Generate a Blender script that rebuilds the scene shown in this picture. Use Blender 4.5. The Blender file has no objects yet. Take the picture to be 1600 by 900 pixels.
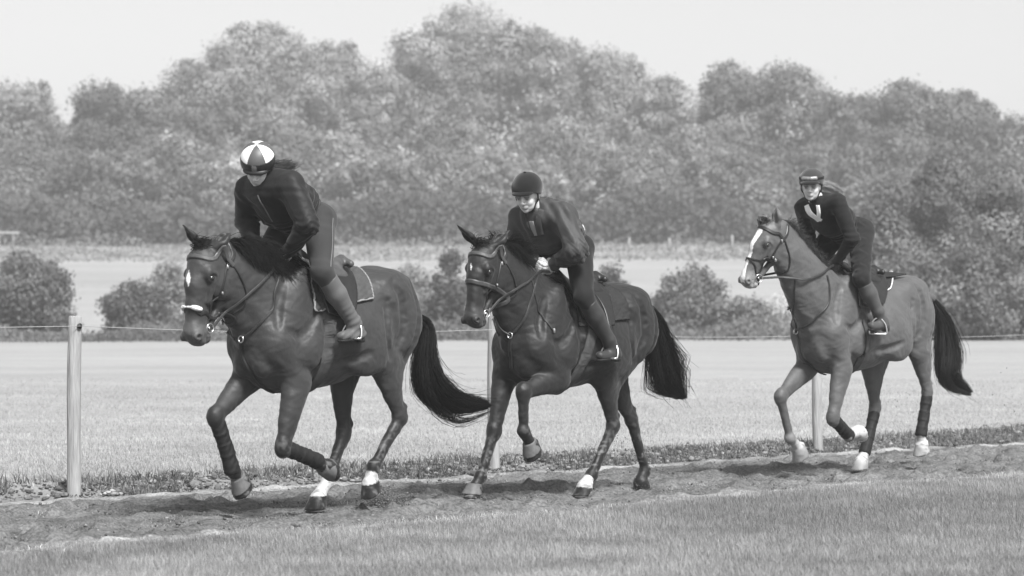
import bpy, math, random
import numpy as np
from mathutils import Vector, Matrix

# ------------------------------------------------------------------ camera, light, exposure
FPX = 4222.0; HOR = 525.0; CAMZ = 1.10
scene = bpy.context.scene
cam_data = bpy.data.cameras.new("camera")
cam = bpy.data.objects.new("camera", cam_data)
scene.collection.objects.link(cam)
cam.location = (0, 0, CAMZ)
cam.rotation_euler = (math.radians(90), 0, 0)
cam_data.sensor_width = 36.0
cam_data.lens = 36.0 * FPX / 1600.0
cam_data.shift_y = 75.0 / 1600.0
cam_data.clip_start = 0.5
cam_data.clip_end = 5000
cam_data.dof.use_dof = True
cam_data.dof.focus_distance = 18.0
cam_data.dof.aperture_fstop = 3.6
scene.camera = cam

SUN_EL = 50.0; SUN_AZ = 298.0     # compass-like: direction the light comes from (deg, from +X counter-clockwise)
world = bpy.data.worlds.new("World")
scene.world = world
world.use_nodes = True
wn = world.node_tree.nodes; wl = world.node_tree.links
bg = wn["Background"]
sky = wn.new("ShaderNodeTexSky"); sky.sky_type = 'NISHITA'; sky.sun_disc = False
sky.sun_elevation = math.radians(SUN_EL)
sky.sun_rotation = math.radians(90.0 - SUN_AZ)
sky.air_density = 1.0; sky.dust_density = 2.0; sky.ozone_density = 1.0
bw = wn.new("ShaderNodeRGBToBW")
wl.new(sky.outputs[0], bw.inputs[0]); wl.new(bw.outputs[0], bg.inputs[0])
bg.inputs[1].default_value = 0.104

sun_d = bpy.data.lights.new("sun", 'SUN'); sun_d.energy = 3.7; sun_d.angle = math.radians(14)
sun_d.color = (1.0, 1.0, 1.0)
sun = bpy.data.objects.new("sun", sun_d); scene.collection.objects.link(sun)
_sd = Vector((math.cos(math.radians(SUN_AZ))*math.cos(math.radians(SUN_EL)),
              math.sin(math.radians(SUN_AZ))*math.cos(math.radians(SUN_EL)), math.sin(math.radians(SUN_EL))))
sun.rotation_euler = _sd.to_track_quat('Z', 'Y').to_euler()
scene.view_settings.view_transform = 'Standard'
scene.view_settings.look = 'None'
scene.view_settings.exposure = 1.08
scene.view_settings.gamma = 1.0
scene.view_settings.use_curve_mapping = False
scene.cycles.volume_bounces = 0
scene.cycles.max_bounces = 6

rng = np.random.default_rng(7)
A3 = lambda *a: np.array(a, dtype=np.float64)
def nrm(v):
    v = np.asarray(v, float); return v/(np.linalg.norm(v)+1e-12)

# ------------------------------------------------------------------ frame of the track
YAW = math.radians(50)
Fv = A3(-math.cos(YAW), -math.sin(YAW), 0); Lv = A3(math.sin(YAW), -math.cos(YAW), 0)
LINE = -11.65
ROTZ = math.atan2(Fv[1], Fv[0])
def pix(px, py, v, u0):
    """photo pixel + lateral offset on the horse's line -> local (u, v, z)"""
    a = (px-800)/FPX; b = (HOR-py)/FPX
    t = (v+LINE)/(a*Lv[0]+Lv[1])
    P = A3(a*t, t, CAMZ+b*t)
    return A3(P@Fv-u0, v, P[2])
def to_world(p, u0):
    p = np.asarray(p); return p[..., 0:1]*Fv+u0*Fv+(p[..., 1:2]+LINE)*Lv+p[..., 2:3]*A3(0, 0, 1)
def to_local(P, u0):
    P = np.asarray(P); return np.stack([P@Fv-u0, P@Lv-LINE, P[..., 2]], -1)
def px_of(p, u0):
    W = to_world(np.asarray(p, float), u0); return 800+W[..., 0]/W[..., 1]*FPX, HOR-(W[..., 2]-CAMZ)/W[..., 1]*FPX

# ------------------------------------------------------------------ objects
COL = scene.collection
def link(o, parent=None):
    COL.objects.link(o)
    if parent is not None: o.parent = parent
    return o
def tag(o, label=None, cat=None, group=None, kind=None):
    if label: o["label"] = label
    if cat: o["category"] = cat
    if group: o["group"] = group
    if kind: o["kind"] = kind
    return o
def empty(name, label, cat, loc=(0, 0, 0), rz=0, group=None):
    o = bpy.data.objects.new(name, None); o.empty_display_size = .2
    o.location = loc; o.rotation_euler = (0, 0, rz)
    COL.objects.link(o); return tag(o, label, cat, group)
FLAT = {'rein', 'browband', 'headpiece', 'cheekpiece', 'throatlash', 'noseband', 'neck_strap', 'chest_strap', 'martingale_strap', 'girth', 'stirrup_leather', 'white_collar', 'goggle_strap', 'chin_strap', 'horseshoe', 'zip', 'seam', 'shirt_tail', 'undershirt'}
def mesh_obj(name, V, F, mat, parent=None, smooth=True, attrs=None):
    """V (n,3); F list of tuples or (m,k) int array"""
    me = bpy.data.meshes.new(name)
    V = np.asarray(V, dtype=np.float32)
    if isinstance(F, np.ndarray):
        k = F.shape[1]; m = F.shape[0]
        me.vertices.add(len(V)); me.vertices.foreach_set("co", V.ravel())
        me.loops.add(m*k); me.loops.foreach_set("vertex_index", F.astype(np.int32).ravel())
        me.polygons.add(m); me.polygons.foreach_set("loop_start", np.arange(0, m*k, k, dtype=np.int32))
        me.update(calc_edges=True)
    else:
        me.from_pydata(V.tolist(), [], F)
    if name in FLAT: smooth = False
    if smooth: me.polygons.foreach_set("use_smooth", np.ones(len(me.polygons), dtype=bool))
    if attrs:
        for an, val in attrs.items():
            at = me.attributes.new(an, 'FLOAT', 'POINT'); at.data.foreach_set("value", np.asarray(val, dtype=np.float32))
    if mat is not None: me.materials.append(mat)
    me.validate(); me.update()
    o = bpy.data.objects.new(name, me)
    return link(o, parent)

# ------------------------------------------------------------------ materials (all greys: the photograph is monochrome)
def g3(v): return (v, v, v, 1)
def mat(name, base=.2, rough=.7, spec=.3, metal=0, attr=None, noise=None, bump=None, sheen=0, wave=None, coat=0, transl=0):
    """noise=(scale, amount[, detail]); bump=(scale, strength[, distance, stretch]); attr = name of a float pigment attribute"""
    m = bpy.data.materials.new(name); m.use_nodes = True
    nt = m.node_tree; N = nt.nodes; K = nt.links; p = N["Principled BSDF"]
    p.inputs["Roughness"].default_value = rough; p.inputs["Metallic"].default_value = metal
    p.inputs["Specular IOR Level"].default_value = spec
    if sheen: p.inputs["Sheen Weight"].default_value = sheen; p.inputs["Sheen Roughness"].default_value = .5
    if coat: p.inputs["Coat Weight"].default_value = coat
    tc = N.new("ShaderNodeTexCoord")
    src = None
    if attr:
        at = N.new("ShaderNodeAttribute"); at.attribute_name = attr; src = at.outputs["Fac"]
    if noise:
        n = N.new("ShaderNodeTexNoise"); n.inputs["Scale"].default_value = noise[0]; n.inputs["Detail"].default_value = noise[2] if len(noise) > 2 else 4
        if len(noise) > 3:
            mp_ = N.new("ShaderNodeMapping"); mp_.inputs["Scale"].default_value = noise[3]; K.new(tc.outputs["Object"], mp_.inputs[0]); K.new(mp_.outputs[0], n.inputs["Vector"])
        else: K.new(tc.outputs["Object"], n.inputs["Vector"])
        mr = N.new("ShaderNodeMapRange"); mr.inputs[1].default_value = .25; mr.inputs[2].default_value = .75
        mr.inputs[3].default_value = 1-noise[1]; mr.inputs[4].default_value = 1+noise[1]
        K.new(n.outputs["Fac"], mr.inputs[0])
        mu = N.new("ShaderNodeMath"); mu.operation = 'MULTIPLY'; K.new(mr.outputs[0], mu.inputs[0])
        if src is not None: K.new(src, mu.inputs[1])
        else: mu.inputs[1].default_value = base
        src = mu.outputs[0]
    if src is not None: K.new(src, p.inputs["Base Color"])
    else: p.inputs["Base Color"].default_value = g3(base)
    if bump:
        n = N.new("ShaderNodeTexNoise"); n.inputs["Scale"].default_value = bump[0]; n.inputs["Detail"].default_value = 5
        if len(bump) > 3:
            mp = N.new("ShaderNodeMapping"); mp.inputs["Scale"].default_value = bump[3]
            K.new(tc.outputs["Object"], mp.inputs[0]); K.new(mp.outputs[0], n.inputs["Vector"])
        else: K.new(tc.outputs["Object"], n.inputs["Vector"])
        b = N.new("ShaderNodeBump"); b.inputs["Strength"].default_value = bump[1]; b.inputs["Distance"].default_value = bump[2] if len(bump) > 2 else .01
        K.new(n.outputs["Fac"], b.inputs["Height"]); K.new(b.outputs[0], p.inputs["Normal"])
    if transl:
        tr = N.new("ShaderNodeBsdfTranslucent"); mx = N.new("ShaderNodeMixShader"); mx.inputs[0].default_value = transl
        if src is not None: K.new(src, tr.inputs[0])
        else: tr.inputs[0].default_value = g3(base)
        K.new(p.outputs[0], mx.inputs[1]); K.new(tr.outputs[0], mx.inputs[2]); K.new(mx.outputs[0], N["Material Output"].inputs[0])
    return m

# ------------------------------------------------------------------ implicit surfaces
class Field:
    """smooth union of shapes; each shape carries a pigment value"""
    def __init__(s): s.p = []; s.warp = None
    def add(s, fn, lo, hi, k=.02, tone=None, sub=False):
        s.p.append((fn, np.array(lo, float), np.array(hi, float), k, tone, sub)); return s
    def cone(s, a, b, ra, rb, k=.02, tone=None, lat=None, sub=False, latdir=(0, 1, 0)):
        """round cone a->b; lat = squeeze factor along latdir (1 = round, <1 = narrower)"""
        a = np.asarray(a, float); b = np.asarray(b, float)
        ld = nrm(latdir) if lat else None
        ls = (1/lat) if lat else 1
        R = max(ra, rb)*max(1, (lat or 1))
        def sq(q):
            if lat is None: return q
            c = q@ld; return q+(c*(ls-1))[..., None]*ld
        ab = sq((b-a)[None])[0]; L2 = ab@ab+1e-12
        def fn(P):
            q = sq(P-a); h = np.clip((q@ab)/L2, 0, 1)
            d = np.sqrt(((q-h[..., None]*ab)**2).sum(-1))-(ra+(rb-ra)*h)
            return d*(min(1, lat) if lat else 1)
        lo = np.minimum(a, b)-R; hi = np.maximum(a, b)+R
        return s.add(fn, lo, hi, k, tone, sub)
    def ell(s, c, r, k=.03, tone=None, rot=None, sub=False):
        """ellipsoid; rot = 3x3 whose ROWS are its axes"""
        c = np.asarray(c, float); r = np.asarray(r, float); M = np.eye(3) if rot is None else np.asarray(rot, float)
        def fn(P):
            q = (P-c)@M.T; qa = q/r; n = np.sqrt((qa**2).sum(-1))+1e-9; g = np.sqrt(((qa/r)**2).sum(-1))+1e-9
            return n*(n-1)/g
        R = np.abs(M.T)@r if rot is not None else r
        return s.add(fn, c-R, c+R, k, tone, sub)
    def __call__(s, P):
        P = np.asarray(P, float); sh = P.shape[:-1]; P = P.reshape(-1, 3); D = np.full(len(P), 1.0)
        if s.warp is not None: P = s.warp(P)
        for fn, lo, hi, k, t, sub in s.p:
            mg = k+.06 if not sub else k+.02
            m = ((P > lo-mg) & (P < hi+mg)).all(1)
            if m.any():
                d = fn(P[m]); D[m] = smax(D[m], -d, k) if sub else smin(D[m], d, k)
        return D.reshape(sh)
    def exact(s, P):
        P = np.asarray(P, float).reshape(-1, 3); D = np.full(len(P), 9.0)
        for fn, lo, hi, k, t, sub in s.p:
            d = fn(P); D = smax(D, -d, k) if sub else smin(D, d, k)
        return D
    def grad(s, P, e=.004):
        P = np.asarray(P, float).reshape(-1, 3); G = np.zeros_like(P)
        for i in range(3):
            q = np.zeros(3); q[i] = e; G[:, i] = s.exact(P+q)-s.exact(P-q)
        return G/(np.linalg.norm(G, axis=1, keepdims=True)+1e-9)
    def snap(s, P, off=0., it=7):
        P = np.array(P, float).reshape(-1, 3)
        for _ in range(it):
            g = s.grad(P); P = P-g*(np.clip(s.exact(P)-off, -.08, .08)*.85)[:, None]
        return P, s.grad(P)
    def raypix(s, px, py, u0, vmax=.75):
        """first hit of the photo's sight line with the body, in local coordinates"""
        a = pix(px, py, vmax, u0); b = pix(px, py, -vmax, u0); n = 260
        T = np.linspace(0, 1, n)[:, None]; Q = a+(b-a)*T; D = s.exact(Q)
        i = np.where(D < 0)[0]
        if len(i) == 0: i = [int(np.argmin(D))]; return Q[i[0]]
        i = i[0]
        if i == 0: return Q[0]
        t = D[i-1]/(D[i-1]-D[i]+1e-9); return Q[i-1]+(Q[i]-Q[i-1])*t
    def tones(s, V, base, tau=.012):
        W = np.full(len(V), 1e-6); T = np.full(len(V), base*1e-6)
        for fn, lo, hi, k, t, sub in s.p:
            if sub: continue
            m = ((V > lo-.05) & (V < hi+.05)).all(1)
            if not m.any(): continue
            d = fn(V[m]); w = np.exp(-np.clip(d, -.05, .2)/tau); W[m] += w; T[m] += w*(base if t is None else t)
        return T/W
    def mesh(s, h, noise=None):
        lo = np.min([p[1] for p in s.p if not p[5]], 0)-3*h; hi = np.max([p[2] for p in s.p if not p[5]], 0)+3*h
        n = np.ceil((hi-lo)/h).astype(int)+1
        D = np.full(n, 1.0, dtype=np.float32)
        ax = [lo[i]+h*np.arange(n[i]) for i in range(3)]
        for fn, l, u, k, t, sub in s.p:
            mg = k+2.5*h
            i0 = np.maximum(np.floor((l-mg-lo)/h).astype(int), 0); i1 = np.minimum(np.ceil((u+mg-lo)/h).astype(int)+1, n)
            if (i1 <= i0).any(): continue
            G = np.stack(np.meshgrid(ax[0][i0[0]:i1[0]], ax[1][i0[1]:i1[1]], ax[2][i0[2]:i1[2]], indexing='ij'), -1)
            shp = G.shape[:3]; d = fn(G.reshape(-1, 3)).reshape(shp)
            sl = D[i0[0]:i1[0], i0[1]:i1[1], i0[2]:i1[2]]
            sl[...] = smax(sl, -d, k) if sub else smin(sl, d, k)
        if noise is not None:
            near = np.abs(D) < 4*h
            idx = np.argwhere(near); Pn = lo+idx*h; D[near] += noise(Pn).astype(np.float32)
        return surface_nets(D, lo, h)
def smin(a, b, k):
    if k <= 0: return np.minimum(a, b)
    h = np.maximum(k-np.abs(a-b), 0)/k; return np.minimum(a, b)-h*h*k*.25
def smax(a, b, k):
    if k <= 0: return np.maximum(a, b)
    h = np.maximum(k-np.abs(a-b), 0)/k; return np.maximum(a, b)+h*h*k*.25
def surface_nets(D, lo, h):
    nx, ny, nz = D.shape; ins = D < 0
    c = np.zeros((nx-1, ny-1, nz-1), dtype=np.int8)
    for i in (0, 1):
        for j in (0, 1):
            for k in (0, 1): c += ins[i:nx-1+i, j:ny-1+j, k:nz-1+k]
    act = (c > 0) & (c < 8); idx = np.argwhere(act); m = len(idx)
    vid = np.full(act.shape, -1, dtype=np.int64); vid[act] = np.arange(m)
    S = np.zeros((m, 3)); cnt = np.zeros(m)
    cs = [(i, j, k) for i in (0, 1) for j in (0, 1) for k in (0, 1)]
    vals = {q: D[idx[:, 0]+q[0], idx[:, 1]+q[1], idx[:, 2]+q[2]].astype(float) for q in cs}
    for q in cs:
        for a in range(3):
            if q[a] == 0:
                r = list(q); r[a] = 1; r = tuple(r); va = vals[q]; vb = vals[r]; x = (va < 0) != (vb < 0)
                t = va[x]/(va[x]-vb[x]); P = np.tile(np.array(q, float), (x.sum(), 1)); P[:, a] += t
                S[x] += P; cnt[x] += 1
    V = lo+(idx+S/cnt[:, None])*h
    Fs = []
    for a in range(3):
        b, cc = (a+1) % 3, (a+2) % 3
        s0 = [slice(None)]*3; s1 = [slice(None)]*3; s0[a] = slice(0, -1); s1[a] = slice(1, None)
        A = ins[tuple(s0)]; B = ins[tuple(s1)]; e = np.argwhere(A != B)
        ok = (e[:, b] > 0) & (e[:, cc] > 0) & (e[:, b] < D.shape[b]-1) & (e[:, cc] < D.shape[cc]-1); e = e[ok]
        fl = A[e[:, 0], e[:, 1], e[:, 2]]
        def q(db, dc):
            z = e.copy(); z[:, b] -= db; z[:, cc] -= dc; return vid[z[:, 0], z[:, 1], z[:, 2]]
        Q = np.stack([q(1, 1), q(0, 1), q(0, 0), q(1, 0)], 1); Q[~fl] = Q[~fl][:, ::-1]; Fs.append(Q)
    return V, np.concatenate(Fs)

# ------------------------------------------------------------------ swept things
def spline(P, n):
    """Catmull-Rom through P, n samples"""
    P = np.asarray(P, float); k = len(P)
    if k == 2: return P[0]+(P[1]-P[0])*np.linspace(0, 1, n)[:, None]
    Q = np.vstack([2*P[0]-P[1], P, 2*P[-1]-P[-2]]); t = np.linspace(0, k-1-1e-9, n); i = t.astype(int); f = (t-i)[:, None]
    a, b, c, d = Q[i], Q[i+1], Q[i+2], Q[i+3]
    return .5*((2*b)+(-a+c)*f+(2*a-5*b+4*c-d)*f*f+(-a+3*b-3*c+d)*f**3)
def tube_mesh(P, r, sides=8, closed=False):
    P = np.asarray(P, float); n = len(P); r = np.broadcast_to(np.asarray(r, float), (n,))
    T = np.gradient(P, axis=0) if not closed else (np.roll(P, -1, 0)-np.roll(P, 1, 0)); T /= np.linalg.norm(T, axis=1, keepdims=True)+1e-9
    up = A3(0, 0, 1) if abs(T[0][2]) < .9 else A3(1, 0, 0); X = nrm(np.cross(up, T[0])); Xs = [X]
    for i in range(1, n): X = X-(X@T[i])*T[i]; X = nrm(X); Xs.append(X)
    X = np.array(Xs); Y = np.cross(T, X); an = np.linspace(0, 2*np.pi, sides, endpoint=False)
    V = P[:, None]+r[:, None, None]*(np.cos(an)[None, :, None]*X[:, None]+np.sin(an)[None, :, None]*Y[:, None])
    F = []; m = n if closed else n-1
    for i in range(m):
        a0 = i*sides; b0 = ((i+1) % n)*sides
        for j in range(sides): k = (j+1) % sides; F.append((a0+j, a0+k, b0+k, b0+j))
    if not closed:
        F.append(tuple(range(sides))[::-1]); F.append(tuple((n-1)*sides+j for j in range(sides)))
    return V.reshape(-1, 3), F
def strap_mesh(P, Nn, w, th):
    """flat strap along P, face normal Nn"""
    P = np.asarray(P, float); n = len(P); Nn = np.asarray(Nn, float); w = np.broadcast_to(np.asarray(w, float), (n,))
    T = np.gradient(P, axis=0); T /= np.linalg.norm(T, axis=1, keepdims=True)+1e-9
    B = np.cross(T, Nn); B /= np.linalg.norm(B, axis=1, keepdims=True)+1e-9
    hw = w[:, None]/2
    R = np.stack([P-B*hw-Nn*th*.3, P-B*hw+Nn*th*.4, P-B*hw*.6+Nn*th, P+B*hw*.6+Nn*th, P+B*hw+Nn*th*.4, P+B*hw-Nn*th*.3], 1)
    V = R.reshape(-1, 3); F = []
    for i in range(n-1):
        for j in range(6): k = (j+1) % 6; F.append((i*6+j, i*6+k, i*6+6+k, i*6+6+j))
    F.append(tuple(range(6))[::-1]); F.append(tuple((n-1)*6+j for j in range(6)))
    return V, F
def join(parts):
    V = []; F = []; o = 0
    for v, f in parts:
        V.append(np.asarray(v)); f = f.tolist() if isinstance(f, np.ndarray) else f
        F += [tuple(int(i)+o for i in q) for q in f]; o += len(v)
    return np.concatenate(V), F
def strands(paths, r0, r1=.0006):
    """paths (n,m,3): n thin three-sided hairs"""
    n, m, _ = paths.shape; T = np.gradient(paths, axis=1); T /= np.linalg.norm(T, axis=2, keepdims=True)+1e-9
    ref = rng.normal(size=(n, 1, 3)); X = np.cross(T, ref); X /= np.linalg.norm(X, axis=2, keepdims=True)+1e-9; Y = np.cross(T, X)
    rr = np.linspace(1, 0, m)**.6; rad = (r1+(np.asarray(r0).reshape(-1, 1)-r1)*rr)[..., None]
    V = np.stack([paths+rad*(math.cos(a)*X+math.sin(a)*Y) for a in (0, 2.094, 4.189)], 2)  # n,m,3,3
    V = V.reshape(-1, 3); base = (np.arange(n)*m*3)[:, None, None, None]+(np.arange(m-1)*3)[None, :, None, None]
    q = np.array([[0, 1, 4, 3], [1, 2, 5, 4], [2, 0, 3, 5]])[None, None]
    return V, (base+q).reshape(-1, 4)
def strap_on(field, P, n, w, th, off=.003):
    Q = spline(P, n); Q, G = field.snap(Q, off)
    for _ in range(1): Q[1:-1] = (Q[:-2]+2*Q[1:-1]+Q[2:])/4
    return strap_mesh(Q, G, w, th)
def bl(center, size, rot=None):
    """bevelled little block"""
    x, y, z = np.asarray(size)/2; V = []; b = min(x, y, z)*.3
    for sx in (-1, 1):
        for sy in (-1, 1):
            for sz in (-1, 1):
                V += [(sx*(x-b), sy*(y-b), sz*z), (sx*(x-b), sy*y, sz*(z-b)), (sx*x, sy*(y-b), sz*(z-b))]
    import bmesh
    bm = bmesh.new(); [bm.verts.new(v) for v in V]; bmesh.ops.convex_hull(bm, input=bm.verts); bm.verts.ensure_lookup_table()
    bm.verts.index_update(); v = np.array([q.co[:] for q in bm.verts]); f = [tuple(k.index for k in q.verts) for q in bm.faces]; bm.free()
    if rot is not None: v = v@np.asarray(rot)
    return v+np.asarray(center), f
# ------------------------------------------------------------------ terrain
def sm(t): t = np.clip(t, 0, 1); return t*t*(3-2*t)
NEAR_E, FAR_E = .98, -2.25       # edges of the gallop, lateral to the horses' line
def vof(x, y): return x*Lv[0]+y*Lv[1]-LINE
def uof(x, y): return x*Fv[0]+y*Fv[1]
def edge_n(u): return NEAR_E+.10*np.sin(u*.9+.5)+.05*np.sin(u*2.7)+.03*np.sin(u*6.1)
def edge_f(u): return FAR_E+.05*np.sin(u*.7)+.03*np.sin(u*2.3)
def hgt(x, y):
    x = np.asarray(x, float); y = np.asarray(y, float)
    r = np.hypot(x*.6, y)
    z = .80*np.clip((r-26)/64, 0, 1)**1.15
    z = z+np.where(r > 90, 8.0*(np.clip((r-90)/110, 0, 1.35)**1.25), 0)
    z = z+.10*sm((edge_f(uof(x, y))-.02-vof(x, y))/.5)
    return z+.10*np.sin(x*.05+1)*sm((r-40)/60)+.01*np.sin(x*1.3+y*.8)*np.sin(y*.9-x*.4)*sm((r-26)/10)
def axis(a, b, fine, r): # graded axis
    out = [0.0]; st = fine
    while out[-1] < max(abs(a), abs(b)): out.append(out[-1]+st); st *= r
    o = np.array(out); return np.concatenate([-o[::-1][:-1], o])
gx = axis(-420, 420, .5, 1.035); gx = gx[(gx > -430) & (gx < 430)]
gy = np.concatenate([np.arange(-12, 60, .5), 60+np.cumsum(.5*1.03**np.arange(110))]); gy = gy[gy < 640]
GX, GY = np.meshgrid(gx, gy, indexing='ij'); vv = vof(GX, GY); uu_ = uof(GX, GY)
intrack = sm((vv-(FAR_E-.15))/.2)*sm((NEAR_E+.45-vv)/.3)
GZ = hgt(GX, GY)-.10*intrack
nI, nJ = GX.shape; ids = np.arange(nI*nJ).reshape(nI, nJ)
Fg = np.stack([ids[:-1, :-1], ids[1:, :-1], ids[1:, 1:], ids[:-1, 1:]], -1).reshape(-1, 4)

def grass_ground_mat():
    m = bpy.data.materials.new("meadow"); m.use_nodes = True; nt = m.node_tree; N = nt.nodes; K = nt.links; p = N["Principled BSDF"]
    p.inputs["Roughness"].default_value = .95; p.inputs["Specular IOR Level"].default_value = .05
    g = N.new("ShaderNodeNewGeometry")
    def noise(sc, scale=(1, 1, 1), det=4):
        mp = N.new("ShaderNodeMapping"); mp.inputs["Scale"].default_value = scale; K.new(g.outputs["Position"], mp.inputs[0])
        n = N.new("ShaderNodeTexNoise"); n.inputs["Scale"].default_value = sc; n.inputs["Detail"].default_value = det; K.new(mp.outputs[0], n.inputs["Vector"]); return n.outputs["Fac"]
    def rng_(src, a, b, lo=.3, hi=.7):
        r = N.new("ShaderNodeMapRange"); r.inputs[1].default_value = lo; r.inputs[2].default_value = hi; r.inputs[3].default_value = a; r.inputs[4].default_value = b; K.new(src, r.inputs[0]); return r.outputs[0]
    def mul(a, b):
        q = N.new("ShaderNodeMath"); q.operation = 'MULTIPLY'; K.new(a, q.inputs[0]); K.new(b, q.inputs[1]); return q.outputs[0]
    c = mul(mul(rng_(noise(.35, (.25, 1, 1)), .90, 1.08), rng_(noise(4.0, (.6, 1.2, 1)), .92, 1.08)), mul(rng_(noise(38, (1, .5, 1), 6), .78, 1.2), rng_(noise(.06, (.2, 1, 1)), .94, 1.06)))
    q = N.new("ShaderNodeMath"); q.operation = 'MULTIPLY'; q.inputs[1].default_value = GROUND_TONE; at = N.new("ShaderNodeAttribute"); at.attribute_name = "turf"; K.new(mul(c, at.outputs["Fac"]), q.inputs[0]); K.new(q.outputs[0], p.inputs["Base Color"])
    b = N.new("ShaderNodeBump"); b.inputs["Strength"].default_value = .6; b.inputs["Distance"].default_value = .03; K.new(noise(22, (1, .6, 1), 6), b.inputs["Height"]); K.new(b.outputs[0], p.inputs["Normal"])
    return m
GROUND_TONE = .275
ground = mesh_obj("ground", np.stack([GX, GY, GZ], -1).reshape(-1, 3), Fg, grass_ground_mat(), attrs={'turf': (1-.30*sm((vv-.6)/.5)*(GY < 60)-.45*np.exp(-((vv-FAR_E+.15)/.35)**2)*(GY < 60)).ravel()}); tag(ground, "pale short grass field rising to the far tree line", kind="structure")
del ground["label"]

# track surface: loose trampled footing with hoof marks, a real relief sheet
us = np.concatenate([np.arange(-60, -24, .09), np.arange(-24, -8.2, .028), np.arange(-8.2, 0, .12)])
vs = np.linspace(0, 1, 118)
hoofs = [(rng.uniform(-24, -8), rng.uniform(-1.9, .75), rng.uniform(.05, .11), rng.uniform(.010, .034), rng.uniform(.8, 2.4)) for _ in range(900)]
def vnoise(x, y, seed=0):
    xi = np.floor(x).astype(int); yi = np.floor(y).astype(int); fx = x-xi; fy = y-yi; fx = fx*fx*(3-2*fx); fy = fy*fy*(3-2*fy)
    def hsh(a, b):
        n = (a*374761393+b*668265263+seed*1274126177) & 0x7fffffff; n = (n ^ (n >> 13))*1103515245 & 0x7fffffff; return ((n ^ (n >> 16)) & 0xffff)/65535.
    return (hsh(xi, yi)*(1-fx)+hsh(xi+1, yi)*fx)*(1-fy)+(hsh(xi, yi+1)*(1-fx)+hsh(xi+1, yi+1)*fx)*fy
UU, VV = np.meshgrid(us, vs, indexing='ij'); VL = edge_f(UU)-.12+VV*(edge_n(UU)+.30-edge_f(UU)+.12)
X = UU*Fv[0]+(VL+LINE)*Lv[0]; Y = UU*Fv[1]+(VL+LINE)*Lv[1]
Z = .030*(vnoise(UU*3.1, VL*4.3, 1)-.5)+.022*(vnoise(UU*9, VL*11, 2)-.5)+.016*(vnoise(UU*24, VL*24, 3)-.5)
for hu, hv, r, dp, el in hoofs:
    i0, i1 = np.searchsorted(us, [hu-r*3*el, hu+r*3*el]); a = UU[i0:i1]; b = VL[i0:i1]
    q = np.sqrt(((a-hu)/el)**2+(b-hv)**2)/r; Z[i0:i1] += -1.6*dp*np.exp(-q**2)+dp*.8*np.exp(-((q-1.4)/.4)**2)
ef = np.clip((VL-edge_f(UU))/.22, -1, 1); en = np.clip((edge_n(UU)-VL)/.18, -1, 1)
Z += .018*np.exp(-((VL-edge_f(UU)-.02)/.10)**2)+.018*np.exp(-((VL-edge_n(UU)-.0)/.13)**2)-.03*(en < -.3)
Z -= .012
pale = np.exp(-((VL-edge_f(UU)-.05)/.12)**2)*.75*(.1+1.1*vnoise(UU*3, VL*9, 5))+np.exp(-((VL-edge_n(UU)+.03)/.16)**2)*.75*(.1+1.1*vnoise(UU*3, VL*9, 6))
tn = .118*(1+.34*(vnoise(UU*2.0, VL*6, 7)-.5)+.5*(vnoise(UU*8, VL*17, 8)-.5)+.35*(vnoise(UU*28, VL*28, 9)-.5))
tn = tn*(1-np.clip(pale, 0, 1))+.36*np.clip(pale, 0, 1)
nI, nJ = UU.shape; ids = np.arange(nI*nJ).reshape(nI, nJ); Ft_ = np.stack([ids[:-1, :-1], ids[1:, :-1], ids[1:, 1:], ids[:-1, 1:]], -1).reshape(-1, 4)[:, ::-1]
M_track = mat("footing", attr="tone", rough=.95, spec=.05, noise=(55, .5, 6), bump=(45, .9, .02))
track = mesh_obj("track", np.stack([X, Y, Z], -1).reshape(-1, 3), Ft_, M_track, attrs={"tone": tn.ravel()}); tag(track, kind="structure")
def track_z(u, v):
    i = int(np.clip(np.searchsorted(us, u), 0, len(us)-1)); j = int(np.clip((v-(edge_f(u)-.25))/(edge_n(u)-edge_f(u)+.55)*117, 0, 117)); return Z[i, j]

# ------------------------------------------------------------------ grass
def in_view(x, y, mx=120, top=None, ymax=960):
    px = 800+x/y*FPX; py = HOR+CAMZ/y*FPX; return (px > -mx) & (px < 1600+mx) & (py < ymax)
def blades(n_try, ylo, yhi, cond, h0, h1, w, lean=.35, dens=None):
    y = rng.uniform(ylo, yhi, n_try); x = rng.uniform(-1, 1, n_try)*(y*.21+.6); k = cond(x, y); x = x[k]; y = y[k]; n = len(x)
    cl = vnoise(x*2.3, y*2.3, 11)*.6+vnoise(x*8, y*8, 12)*.4
    h = rng.uniform(h0, h1, n)*(.55+.9*cl); a = rng.uniform(0, 2*np.pi, n); ln = h*rng.normal(.15, lean, n); la = rng.normal(2.7, 1.0, n)
    W = np.stack([np.cos(a), np.sin(a), np.zeros(n)], 1)*(w*rng.uniform(.6, 1.3, n))[:, None]; B = np.stack([x, y, hgt(x, y)-.012+np.zeros(n)], 1)
    Ld = np.stack([np.cos(la), np.sin(la), np.zeros(n)], 1); U = A3(0, 0, 1)
    m = B+Ld*(ln*.35)[:, None]+U*(h*.6)[:, None]; t = B+Ld*ln[:, None]+U*h[:, None]
    V = np.stack([B-W, B+W, m+W*.7, m-W*.7, t], 1).reshape(-1, 3); o = (np.arange(n)*5)[:, None]
    T_ = np.clip(rng.normal(1, .28, n), .35, 1.9)*(.5+.95*cl)*(.8+.4*vnoise(x*.7, y*.5, 14)); return V, np.concatenate([o+[[0, 1, 2]], o+[[0, 2, 3]], o+[[3, 2, 4]]]), np.repeat(T_, 5)
M_grass = mat("grass_blades", attr="tone", rough=.75, spec=.12, transl=.25)
V, Fb, T_ = blades(820000, 11.3, 23, lambda x, y: (vof(x, y) > edge_n(uof(x, y))-.05) & in_view(x, y), .018, .055, .0014)
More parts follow.
